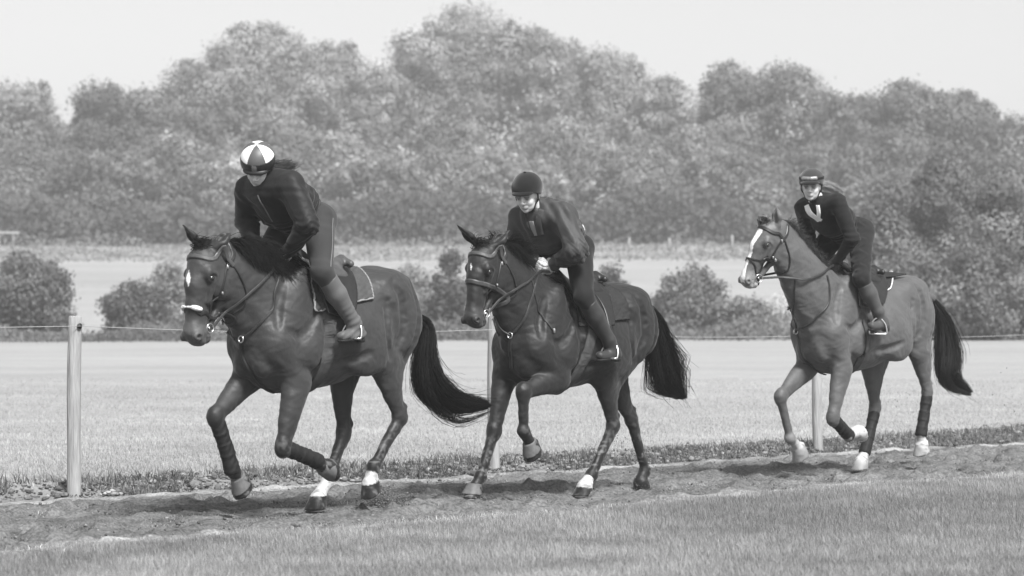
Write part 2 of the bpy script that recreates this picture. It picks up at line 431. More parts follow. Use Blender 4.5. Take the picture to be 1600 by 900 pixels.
go = mesh_obj("grass", V, Fb, M_grass, smooth=False, attrs={"tone": T_*.235}); tag(go, "short mown grass in front of the track", "grass", kind="stuff")
V2, F2, T2 = blades(520000, 16.5, 48, lambda x, y: (vof(x, y) < edge_f(uof(x, y))-.35) & (rng.random(len(x)) < np.interp(y, [17, 30, 48], [1, .55, .25])), .02, .05, .0024)
go = mesh_obj("grass", V2, F2, M_grass, smooth=False, attrs={"tone": T2*.31}); tag(go, "pale thin grass of the field beyond the fence", "grass", kind="stuff")
def wide(n_try):
    y = rng.uniform(9.5, 30, n_try); side = rng.choice([-1, 1], n_try); x = side*(y*.20+rng.uniform(.2, 4.5, n_try)); k = (vof(x, y) > edge_n(uof(x, y))-.05) & ~in_view(x, y); return x[k], y[k]
xw, yw = wide(420000); nw = len(xw); aw = rng.uniform(0, 6.28, nw); hw_ = rng.uniform(.02, .058, nw); Ww = np.stack([np.cos(aw), np.sin(aw), aw*0], 1)*.002; Bw = np.stack([xw, yw, hgt(xw, yw)-.012], 1); Tw = Bw+np.stack([rng.normal(0, .015, nw), rng.normal(0, .015, nw), hw_], 1)
V = np.stack([Bw-Ww, Bw+Ww, Tw], 1).reshape(-1, 3); F = (np.arange(nw)*3)[:, None]+np.array([[0, 1, 2]])
go = mesh_obj("grass", V, F, M_grass, smooth=False, attrs={"tone": np.repeat(.235*(.5+.95*(vnoise(xw*2.3, yw*2.3, 11)*.6+vnoise(xw*8, yw*8, 12)*.4)), 3)}); tag(go, "short grass continuing beside the track beyond the picture edges", "grass", kind="stuff")
# tufts straggling over the near edge of the track
V3, F3, T3_ = blades(300000, 12.5, 26, lambda x, y: (np.abs(vof(x, y)-edge_n(uof(x, y))) < .16*rng.random(len(x))) , .018, .045, .0018)
go = mesh_obj("grass", V3, F3, M_grass, smooth=False, attrs={"tone": T3_*.46}); tag(go, "pale grass fringe along the near edge of the track", "grass", kind="stuff")
V, F, T_ = blades(160000, 12.5, 30, lambda x, y: (vof(x, y) < edge_n(uof(x, y))-.05) & (vof(x, y) > edge_f(uof(x, y))+.1) & (vnoise(uof(x, y)*1.6, vof(x, y)*7, 23) > .5), .006, .022, .0022, lean=1.3)
go = mesh_obj("dry_grass", V, F, M_grass, smooth=False, attrs={"tone": T_*.22}); tag(go, "thin trodden dry grass lying in streaks over the track", "grass", kind="stuff")
# rough weeds and stones on the far edge of the track
def clods(n, fu, fv, s0, s1, seed, zf=None, flat=.6):
    r = np.random.default_rng(seed); V = []; F = []; tn = []
    ico = np.array([(0, 0, 1), (.89, 0, .45), (.28, .85, .45), (-.72, .53, .45), (-.72, -.53, .45), (.28, -.85, .45), (.72, .53, -.45), (-.28, .85, -.45), (-.89, 0, -.45), (-.28, -.85, -.45), (.72, -.53, -.45), (0, 0, -1)])
    fc = [(0, 1, 2), (0, 2, 3), (0, 3, 4), (0, 4, 5), (0, 5, 1), (1, 6, 2), (2, 7, 3), (3, 8, 4), (4, 9, 5), (5, 10, 1), (6, 7, 2), (7, 8, 3), (8, 9, 4), (9, 10, 5), (10, 6, 1), (11, 7, 6), (11, 8, 7), (11, 9, 8), (11, 10, 9), (11, 6, 10)]
    u = fu(r, n); v = fv(r, n, u); s = s0*(s1/s0)**r.random(n)**1.0; s = s0+(s1-s0)*r.random(n)**3
    P = ico[None]*(1+r.normal(0, .22, (n, 12, 1)))*s[:, None, None]*np.stack([r.uniform(.7, 1.5, n), r.uniform(.7, 1.3, n), r.uniform(.4, .9, n)*flat/.6], 1)[:, None]
    a = r.uniform(0, 6.28, n); ca, sa = np.cos(a)[:, None], np.sin(a)[:, None]; Q = np.stack([P[..., 0]*ca-P[..., 1]*sa, P[..., 0]*sa+P[..., 1]*ca, P[..., 2]], -1)
    C = np.stack([u*Fv[0]+(v+LINE)*Lv[0], u*Fv[1]+(v+LINE)*Lv[1], (zf(r, n, u, v) if zf else s*.15)], -1)
    F = (np.arange(n)*12)[:, None, None]+np.array(fc)[None]; return (Q+C[:, None]).reshape(-1, 3), F.reshape(-1, 3), np.repeat(np.clip(r.lognormal(-2.1, .5, n), .03, .34), 12)
M_stone = mat("stones", attr="tone", rough=.9, spec=.1, noise=(70, .3), bump=(90, .5, .004))
V, F, T_ = clods(11000, lambda r, n: r.uniform(-40, -8, n), lambda r, n, u: edge_f(u)-.06-.02-np.abs(r.normal(.0, .26, n)), .005, .026, 5, zf=lambda r, n, u, v: hgt(u*Fv[0]+(v+LINE)*Lv[0], u*Fv[1]+(v+LINE)*Lv[1])+.006)
o = mesh_obj("stones", V, F, M_stone, smooth=False, attrs={"tone": T_}); tag(o, "loose stones and clods strewn along the far edge of the track", "stones", kind="stuff")
V, F, T_ = clods(7000, lambda r, n: r.uniform(-32, -8, n), lambda r, n, u: r.uniform(-2.2, 1.0, n), .003, .011, 6, flat=.9)
o = mesh_obj("loose_dirt", V, F, M_stone, smooth=False, attrs={"tone": np.clip(T_*.9, .07, .2)}); tag(o, "crumbs of loose footing lying over the track", "loose dirt", kind="stuff")
V, F, T_ = blades(420000, 15.5, 42, lambda x, y: (np.abs(vof(x, y)-edge_f(uof(x, y))+.24) < .24) & (vnoise(uof(x, y)*1.4, vof(x, y)*3, 21) > .42), .03, .10, .0035, lean=.8)
o = mesh_obj("weeds", V, F, M_grass, smooth=False, attrs={"tone": T_*.11}); tag(o, "low dark weeds between the fence posts and the track", "weeds", kind="stuff")
# flung dirt
def puff(u, v, z, su, sz, n, seed, s0=.0018, s1=.005):
    return clods(n, lambda r, m: u+r.normal(0, su, m), lambda r, m, uu: v+r.normal(0, .08, m), s0, s1, seed, zf=lambda r, m, a, b: np.abs(z+r.normal(0, sz, m))+.004, flat=1.2)
pl = []
for i, (px, py, v, su, sz, n) in enumerate([(602, 795, -.1, .045, .045, 2200), (614, 786, -.1, .05, .07, 700), (1440, 650, .1, .14, .12, 34), (1420, 625, 0, .05, .06, 22), (1385, 690, 0, .09, .05, 30), (705, 720, -.2, .08, .04, 26), (960, 690, .1, .05, .03, 18), (1000, 775, 0, .12, .03, 60), (1570, 620, 0, .06, .15, 16)]):
    q = pix(px, py, v, 0); pl.append(puff(q[0], v, max(q[2], .01), su, sz, n, 50+i))
V = np.concatenate([p[0] for p in pl]); o_ = np.cumsum([0]+[len(p[0]) for p in pl[:-1]]); F = np.concatenate([p[1]+a for p, a in zip(pl, o_)]); T_ = np.concatenate([p[2] for p in pl])
o = mesh_obj("flung_dirt", V, F, M_stone, smooth=False, attrs={"tone": np.clip(T_*1.0, .08, .2)}); tag(o, "crumbs of dirt thrown up by the hooves", "dirt", kind="stuff")

# ------------------------------------------------------------------ fence
M_post = mat("weathered_post", .29, rough=.85, spec=.1, noise=(6, .3, 6, (7, 7, .8)), bump=(14, 1.0, .012, (6, 6, .35)))
M_wire = mat("fence_tape", .32, rough=.6); M_ins = mat("insulator", .02, rough=.4)
fence = empty("fence", "post and wire fence along the far side of the track", "fence", (0, 0, 0))
tops = []
for i, (u, hh, r) in enumerate([(-7.6, 1.2, .044), (-12.18, 1.215, .046), (-16.6, 1.32, .044), (-21.3, 1.23, .046), (-26.2, 1.22, .045), (-31, 1.2, .045)]):
    v = -2.47; x = u*Fv[0]+(v+LINE)*Lv[0]; y = u*Fv[1]+(v+LINE)*Lv[1]; z0 = float(hgt(x, y)); n = 14
    zz = np.concatenate([np.linspace(-.15, hh-.012, n), [hh]]); lean = rng.normal(0, .006, 2)
    P = np.stack([x+lean[0]*zz+.004*np.sin(zz*5+i), y+lean[1]*zz, z0+zz], 1); rr = np.concatenate([r*(1.06-.05*np.linspace(0, 1, n)+.012*np.sin(np.linspace(0, 9, n)+i)), [r*.86]])
    mesh_obj("post", *tube_mesh(P, rr, 20), M_post, fence)
    nx, ny = Lv[0], Lv[1]; wz = z0+np.interp(u, [-21.3, -12.2], [1.07, 1.145]); tops.append((x+nx*(r+.02), y+ny*(r+.02), wz))
    mesh_obj("insulator", *join([tube_mesh([(x+nx*r*.9, y+ny*r*.9, wz), (x+nx*(r+.022), y+ny*(r+.022), wz)], [.012, .02], 10)]), M_ins, fence)
wp = []
for a, b in zip(tops[:-1], tops[1:]):
    t = np.linspace(0, 1, 14)[:, None]; q = np.array(a)+(np.array(b)-np.array(a))*t; q[:, 2] -= .035*np.sin(t[:, 0]*math.pi); wp.append(q[:-1])
wp = np.concatenate(wp+[np.array([tops[-1]])]); mesh_obj("wire", *tube_mesh(wp, .0026, 6), M_wire, fence)

# ------------------------------------------------------------------ trees
M_bark = mat("bark", .09, rough=.9, noise=(3, .3), bump=(6, .5, .05))
def leaf_mesh(C, size, out, n_out=.85):
    n = len(C); N_ = rng.normal(size=(n, 3))*.75+out*n_out*2.2; N_ /= np.linalg.norm(N_, axis=1, keepdims=True); t = rng.normal(size=(n, 3)); X = np.cross(N_, t); X /= np.linalg.norm(X, axis=1, keepdims=True)+1e-9; Y = np.cross(N_, X)
    s = (size*rng.uniform(.6, 1.4, n))[:, None]; V = np.stack([C+X*s, C+Y*s*.62+N_*s*.15, C-X*s, C-Y*s*.62+N_*s*.15], 1).reshape(-1, 3)
    return V, (np.arange(n)*4)[:, None]+np.array([[0, 1, 2, 3]])
def crown_points(lobes, nl, fuzz=0.):
    """lobes (k,4): centre + radius, lumpy shells of leaf clumps"""
    w = lobes[:, 3]**2; pick = rng.choice(len(lobes), nl, p=w/w.sum()); L = lobes[pick]
    d = rng.normal(size=(nl, 3)); d /= np.linalg.norm(d, axis=1, keepdims=True); r = rng.uniform(.25, 1.0, nl)**.33
    C = L[:, :3]+d*(L[:, 3]*r*(1+.15*rng.normal(size=nl)))[:, None]*A3(1, 1, .82); C = C+rng.normal(0, 1, C.shape)*fuzz
    return C, d, np.exp(np.random.default_rng(len(lobes)).normal(0, .30, len(lobes)))[pick]
def foliage(name, kind, label, cat, px, topy, basey, hw, dist, tone, group, leaf=.17, nl=24000, seed=0, trunk=True, gappy=0., low=.12, squat=1.0, shape=.5, depth=.8):
    r = np.random.default_rng(seed); s = FPX/dist; x = (px-800)/s; y = dist; z0 = float(hgt(x, y)); z1 = CAMZ+(HOR-topy)/s; Hh = z1-z0; W = hw/s
    t = empty(name, label, cat, (x, y, z0), 0, group)
    K = []; zc = Hh*(low+(1-low)*.5); rz = Hh*(1-low)*.5
    nb = int(46*max(1, Hh/W*.5)) if cat == "tree" else 34
    for _ in range(nb):
        d = r.normal(size=3); d /= np.linalg.norm(d); q = r.uniform(.72, 1.0) if r.random() < .75 else r.uniform(.2, .7)
        rad = W*(r.uniform(.17, .34) if cat == 'tree' else r.uniform(.26, .46))*(1-.3*max(d[2], 0)); hz_ = 1.0
        if d[2] < 0: hz_ = min(1.6, .95/math.sqrt(max(1-d[2]**2, .1)))
        else: hz_ = 1-shape*.25*d[2]
        c = A3(d[0]*(W-rad*.7)*q*hz_, d[1]*(W-rad*.7)*q*hz_*depth, zc+d[2]*(rz-rad*.8)*q); K.append([*c, rad])
        for _ in range(5):
            e = r.normal(size=3); e /= np.linalg.norm(e); e[2] = abs(e[2])*.6+e[2]*.4; K.append([*(c+e*rad*.9), rad*r.uniform(.25, .45)])
    if gappy: K = [k for k in K if k[2] < Hh*.86 or abs(k[0]) < W*.45]
    if cat == 'tree': K += [[0, 0, Hh*.3, W*.78], [0, 0, Hh*.55, W*.74], [-W*.15, 0, Hh-W*.62, W*.56], [W*.2, 0, Hh-W*.8, W*.55]]
    if cat != 'tree': K += [[0, 0, Hh*.25, W*.7], [W*.2, 0, Hh*.5, W*.55], [-W*.2, 0, Hh*.6, W*.5], [0, 0, Hh-W*.55, W*.5]]
    K = np.array(K)
    if gappy: K = K[(r.random(len(K)) > gappy*.6) | (K[:, 3] > W*.3)]
    K[:, 2] = np.clip(K[:, 2], K[:, 3]*.5, None)
    C, d, lt_ = crown_points(K, nl, .10 if cat != 'tree' else .12); ok = C[:, 2] > .02; C = C[ok]; d = d[ok]; lt_ = lt_[ok]
    cl = .82+.36*vnoise(C[:, 0]*.8+seed*7, C[:, 2]*.8+C[:, 1]*.5, seed+30)
    V, F = leaf_mesh(C, leaf, d); T_ = tone*(1.8 if cat == 'tree' else 1.5)*np.repeat(lt_*cl*np.clip(r.normal(1, .08, len(C)), .5, 1.6), 4)
    mesh_obj("crown" if trunk else "foliage", V, F, M_leaf, t, smooth=False, attrs={"tone": T_})
    parts = []; tr = max(.10, W*.055); P = spline([(0, 0, -.2), (W*.04, 0, Hh*.3), (-W*.03, 0, Hh*.6), (0, 0, Hh*.9)], 12); parts.append(tube_mesh(P, np.linspace(tr, tr*.2, 12), 8))
    for _ in range(14 if trunk else 7):
        a = r.uniform(0, 6.28); zb = Hh*r.uniform(.12, .7); k = K[r.integers(len(K))]; Q = spline([(0, 0, zb), (k[0]*.5, k[1]*.5, zb+(k[2]-zb)*.35+.2), tuple(k[:3])], 8); parts.append(tube_mesh(Q, np.linspace(tr*.42, tr*.07, 8), 5))
    if cat == 'tree':
        fr_ = K[K[:, 1] < -W*.25*depth]
        for _ in range(7):
            if not len(fr_): break
            k = fr_[r.integers(len(fr_))]; e_ = k[:3]*A3(1.02, 1.15, 1.0); s0_ = A3(r.normal(0, W*.12), -W*.25, Hh*r.uniform(.05, .35)); m_ = (s0_+e_)/2+A3(r.normal(0, W*.12), -W*.18, r.normal(0, Hh*.05))
            parts.append(tube_mesh(spline([s0_, m_, e_], 10), np.linspace(tr*.5, tr*.10, 10), 5))
    mesh_obj("trunk" if trunk else "stem", *join(parts), M_bark, t)
    return t
M_leaf = mat("leaves", attr="tone", rough=.7, spec=.15, transl=.3)
TREES = [ # px, top, half width, dist, tone, nl, gappy, low, label
 (24, 112, 96, 200, .12, 24000, .0, .05, "rounded tree at the far left edge of the tree line"),
 (158, 116, 66, 205, .085, 17000, .12, .1, "dark ragged-topped tree, second from the left in the tree line"),
 (238, 126, 76, 207, .10, 20000, .0, .05, "dark leafy tree, third from the left in the tree line"),
 (305, 84, 80, 210, .13, 20000, .0, .05, "tree forming the left shoulder of the broad pale dome"),
 (415, 22, 138, 214, .16, 42000, .0, .05, "broad pale domed tree behind the rider in the panelled cap"),
 (525, 52, 84, 216, .15, 22000, .0, .05, "tree forming the right shoulder of the broad pale dome"),
 (592, 84, 70, 218, .15, 18000, .0, .05, "pale tree filling the dip between the two tallest crowns"),
 (662, 30, 84, 220, .14, 22000, .0, .05, "tree forming the left shoulder of the tallest crown"),
 (748, -14, 112, 222, .13, 38000, .0, .05, "tallest tree of the line, its crown reaching the top of the picture"),
 (838, 28, 74, 222, .14, 18000, .0, .05, "tree forming the right shoulder of the tallest crown"),
 (890, 52, 44, 226, .18, 9000, .3, .3, "thin pale treetop between the tallest crown and the pointed tree"),
 (955, 60, 82, 212, .14, 26000, .05, .05, "pointed tree above and right of the rider in the black velvet hat"),
 (1042, 106, 78, 208, .14, 19000, .0, .05, "rounded tree on the left of the dip in the tree line"),
 (1148, 88, 70, 200, .10, 22000, .1, .1, "left one of two airy crowns behind the third horse's head"),
 (1238, 86, 82, 200, .10, 26000, .12, .1, "right one of two airy crowns, above the rider with goggles"),
 (1335, 134, 80, 196, .09, 22000, .05, .1, "dark tree just right of the two airy crowns"),
 (1425, 112, 92, 192, .09, 27000, .1, .1, "wide dark ragged-topped tree above the third horse's rump"),
 (1508, 136, 84, 190, .09, 22000, .05, .1, "dark tree second from the right in the tree line"),
 (1592, 168, 90, 188, .085, 22000, .05, .1, "dark tree at the far right edge of the tree line")]
for i, (px, top, hw, dist, tone, nl, gp, low, lab) in enumerate(TREES):
    foliage("tree", "tree", lab, "tree", px, top, 385, hw, dist, tone, "trees of the far tree line", leaf=.125, nl=int(nl*2.5), seed=100+i, gappy=gp, low=low)
UND = [(50, 205, 120, 190, .11, 20000), (160, 225, 100, 186, .09, 17000), (275, 190, 100, 190, .12, 19000), (378, 235, 96, 184, .16, 18000), (490, 190, 104, 192, .15, 20000), (600, 225, 96, 186, .14, 17000), (700, 180, 104, 192, .14, 20000),
       (800, 225, 92, 184, .16, 17000), (885, 170, 106, 190, .16, 20000), (985, 220, 96, 184, .14, 17000), (1070, 190, 96, 190, .12, 18000), (1170, 235, 104, 184, .10, 17000), (1275, 220, 96, 188, .10, 15000), (1375, 190, 106, 182, .10, 18000)]
for i, (px, top, hw, dist, tone, nl) in enumerate(UND):
    foliage("small_tree", "tree", "lower bushy tree, %s, filling the foot of the far tree line" % (("first", "second", "third", "fourth", "fifth", "sixth", "seventh", "eighth", "ninth", "tenth", "eleventh", "twelfth", "thirteenth", "fourteenth")[i]+" from the left"), "tree", px, top, 385, hw, dist, tone, "low trees at the foot of the tree line", leaf=.125, nl=int(nl*2.0), seed=200+i, low=.0, shape=.25)
BUSH = [(44, 386, 80, 92, .10, 18000, "dark round bush at the left edge of the field"), (215, 436, 56, 96, .07, 10000, "low dark bush behind the first horse's nose"), (262, 400, 42, 98, .16, 6000, "pale shrub just left of the first horse's ears"),
        (640, 408, 44, 98, .15, 7000, "pale shrub behind the first horse's rump"), (705, 388, 40, 94, .07, 5500, "dark straggly shrub between the first and second horses"), (955, 410, 30, 92, .065, 5000, "dark bush just behind the second rider's back"),
        (1075, 412, 62, 94, .095, 12000, "rounded bush between the second and third horses"), (1150, 462, 55, 92, .12, 8000, "low pale bush behind the third horse's chest"), (1010, 478, 50, 95, .13, 7000, "low pale bush behind the second horse's tail"),
        (1392, 275, 70, 96, .10, 22000, "tall bush behind the third rider's back"), (1478, 232, 98, 98, .10, 36000, "tall leafy bush right of the third rider"), (1575, 250, 90, 92, .10, 30000, "tall leafy bush at the right edge of the picture"),
        (1540, 370, 90, 88, .09, 20000, "dark low bush in front of the tall right edge bushes"), (1425, 390, 80, 90, .09, 16000, "dark low bush hidden behind the third horse's rump"),
        (330, 474, 66, 99, .19, 8000, "low pale scrub behind the first horse's neck"), (560, 474, 70, 99, .19, 8000, "low pale scrub behind the first horse's saddle and rump"), (890, 474, 66, 99, .19, 8000, "low pale scrub behind the second horse's saddle"),
        (1230, 480, 70, 95, .19, 7000, "low pale scrub behind the third horse's shoulder")]
for i, (px, top, hw, dist, tone, nl, lab) in enumerate(BUSH):
    foliage("bush", "bush", lab, "bush", px, top, 535, hw, dist, tone, "bushes along the field edge", leaf=.062, nl=int(nl*1.7), seed=300+i, trunk=False, low=-.25, gappy=0, shape=.3)
# low ragged strip of growth under the bushes
def strip():
    n = 46000; x = rng.uniform(-24, 24, n); y = 90+rng.normal(0, 1.2, n); b = .05+1.1*np.clip(vnoise(x*.5, y*.2, 40)-.15, 0, 1)+.4*vnoise(x*2, y, 41); z = rng.random(n)**1.2*b*.75
    C = np.stack([x, y, hgt(x, y)+z], 1); V, F = leaf_mesh(C, .06, rng.normal(size=(n, 3))); o = mesh_obj("undergrowth", V, F, M_leaf, smooth=False, attrs={"tone": np.repeat(.17*(.7+.6*vnoise(x*.7, y*.7, 42)), 4)}); tag(o, "ragged undergrowth along the far edge of the field", "undergrowth", kind="stuff")
strip()
def hedge():
    n = 26000; x = rng.uniform(-46, 46, n); y = rng.uniform(160, 182, n); b = (.15+1.1*np.clip(vnoise(x*.35, y*.35, 47)-.45, 0, 1)*2)*np.interp(y, [160, 182], [.2, 1.3]); z = rng.random(n)*b
    C = np.stack([x, y, hgt(x, y)+z], 1); V, F = leaf_mesh(C, .10, rng.normal(size=(n, 3))+A3(0, -1, .5)); o = mesh_obj('rough_grass', V, F, M_leaf, smooth=False, attrs={'tone': np.full(len(V), .22)}); tag(o, 'rough tussocks where the far field meets the trees', 'rough grass', kind='stuff')
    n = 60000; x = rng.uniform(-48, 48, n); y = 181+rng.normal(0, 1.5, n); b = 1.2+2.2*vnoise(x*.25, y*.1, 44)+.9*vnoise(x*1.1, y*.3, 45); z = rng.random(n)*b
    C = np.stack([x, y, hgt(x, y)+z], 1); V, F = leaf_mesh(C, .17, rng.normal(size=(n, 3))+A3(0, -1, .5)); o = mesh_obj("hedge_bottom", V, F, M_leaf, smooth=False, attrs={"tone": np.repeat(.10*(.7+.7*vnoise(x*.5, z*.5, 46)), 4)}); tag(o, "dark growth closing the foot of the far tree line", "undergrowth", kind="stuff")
hedge()
# a few far posts below the trees, a pale rail at the left
dist_lab = ["tiny pale post under the trees, left of the third horse's muzzle", "tiny pale post under the trees between the second and third riders", "tiny pale post under the trees just right of the second rider"]
for (px, py, h_), lb in zip([(1144, 392, .95), (1046, 386, .8), (983, 386, .8)], dist_lab):
    d = 172; s = FPX/d; x = (px-800)/s; o = mesh_obj("fence_post", *tube_mesh([(x, d, float(hgt(x, d))-.1), (x, d, float(hgt(x, d))+h_*.6), (x, d, float(hgt(x, d))+h_)], [.09, .085, .07], 8), M_post); tag(o, lb, "post", "far posts below the trees")
d = 176; x0 = (-800-8)/(FPX/d); gz = float(hgt(x0, d)); pr = []
for k in range(3): x = x0+k*.9-.6; pr.append(bl((x, d, gz+.5), (.08, .08, 1.1)))
pr.append(bl((x0+.3, d-.08, gz+1.0), (2.6, .05, .13))); o = mesh_obj("rail_fence", *join(pr), mat("pale_paint", .30, rough=.7)); tag(o, "short pale rail low against the trees at the left edge", "fence")

# ------------------------------------------------------------------ air
M_haze = bpy.data.materials.new("haze"); M_haze.use_nodes = True; hn_ = M_haze.node_tree; hn_.nodes.clear()
ho = hn_.nodes.new("ShaderNodeOutputMaterial"); pv = hn_.nodes.new("ShaderNodeVolumePrincipled"); pv.inputs["Color"].default_value = g3(.93); pv.inputs["Density"].default_value = .0015; pv.inputs["Anisotropy"].default_value = .2
hn_.links.new(pv.outputs[0], ho.inputs["Volume"])
bx = [(-440, -14, -2), (440, -14, -2), (440, 650, -2), (-440, 650, -2), (-440, -14, 40), (440, -14, 40), (440, 650, 40), (-440, 650, 40)]
hz = mesh_obj("haze", bx, [(0, 3, 2, 1), (4, 5, 6, 7), (0, 1, 5, 4), (1, 2, 6, 5), (2, 3, 7, 6), (3, 0, 4, 7)], M_haze, smooth=False); tag(hz, kind="stuff"); hz["label"] = "thin morning haze over the fields"; hz["category"] = "haze"
# ------------------------------------------------------------------ horses
M_coat = mat("horse_coat", attr="tone", rough=.40, spec=.32, noise=(7, .20, 6), bump=(18, .5, .012), sheen=.08)
def coat_extra(m):
    nt = m.node_tree; N = nt.nodes; K = nt.links; tc = N.new("ShaderNodeTexCoord"); p = N["Principled BSDF"]
    mp = N.new("ShaderNodeMapping"); mp.inputs["Scale"].default_value = (90, 90, 26); n = N.new("ShaderNodeTexNoise"); n.inputs["Scale"].default_value = 2.5; n.inputs["Detail"].default_value = 4
    K.new(tc.outputs["Object"], mp.inputs[0]); K.new(mp.outputs[0], n.inputs["Vector"])
    b = N.new("ShaderNodeBump"); b.inputs["Strength"].default_value = .35; b.inputs["Distance"].default_value = .002; K.new(n.outputs["Fac"], b.inputs["Height"])
    old = p.inputs["Normal"].links[0].from_socket; K.new(old, b.inputs["Normal"]); K.new(b.outputs[0], p.inputs["Normal"])
    n2 = N.new("ShaderNodeTexNoise"); n2.inputs["Scale"].default_value = 5; n2.inputs["Detail"].default_value = 6; K.new(tc.outputs["Object"], n2.inputs["Vector"])
    r = N.new("ShaderNodeMapRange"); r.inputs[1].default_value = .3; r.inputs[2].default_value = .7; r.inputs[3].default_value = .42; r.inputs[4].default_value = .66; K.new(n2.outputs["Fac"], r.inputs[0]); K.new(r.outputs[0], p.inputs["Roughness"])
coat_extra(M_coat)
M_hair = mat("horse_hair", .006, rough=.6, spec=.16, noise=(20, .3))
M_leather = mat("dark_leather", .012, rough=.42, spec=.45, noise=(30, .25), bump=(120, .2, .002))
M_leather_mid = mat("brown_leather", .055, rough=.45, spec=.45, noise=(30, .25), bump=(120, .2, .002))
M_metal = mat("steel", .62, rough=.28, metal=1)
M_boot = mat("neoprene", .009, rough=.7, noise=(25, .3), bump=(40, .4, .004))
M_bell = mat("rubber", .10, rough=.6, noise=(25, .3), bump=(50, .4, .004))
M_eye = mat("eye", .01, rough=.08, spec=.8)
M_fluff = mat("sheepskin", .6, rough=.9, noise=(60, .2), bump=(90, .8, .01))

STN = np.array([  # U, z top, z bottom, half width  (canonical horse, withers 1.58 m)
    [.74, 1.14, 1.04, .05], [.71, 1.26, .93, .12], [.64, 1.38, .83, .185], [.54, 1.47, .77, .22], [.42, 1.55, .755, .235], [.30, 1.54, .76, .255],
    [.15, 1.49, .775, .278], [.0, 1.475, .795, .292], [-.15, 1.49, .84, .288], [-.28, 1.52, .915, .272], [-.40, 1.545, 1.0, .258], [-.50, 1.54, 1.05, .245],
    [-.60, 1.49, 1.06, .22], [-.68, 1.41, 1.06, .165], [-.73, 1.32, 1.12, .10], [-.76, 1.25, 1.17, .04]])

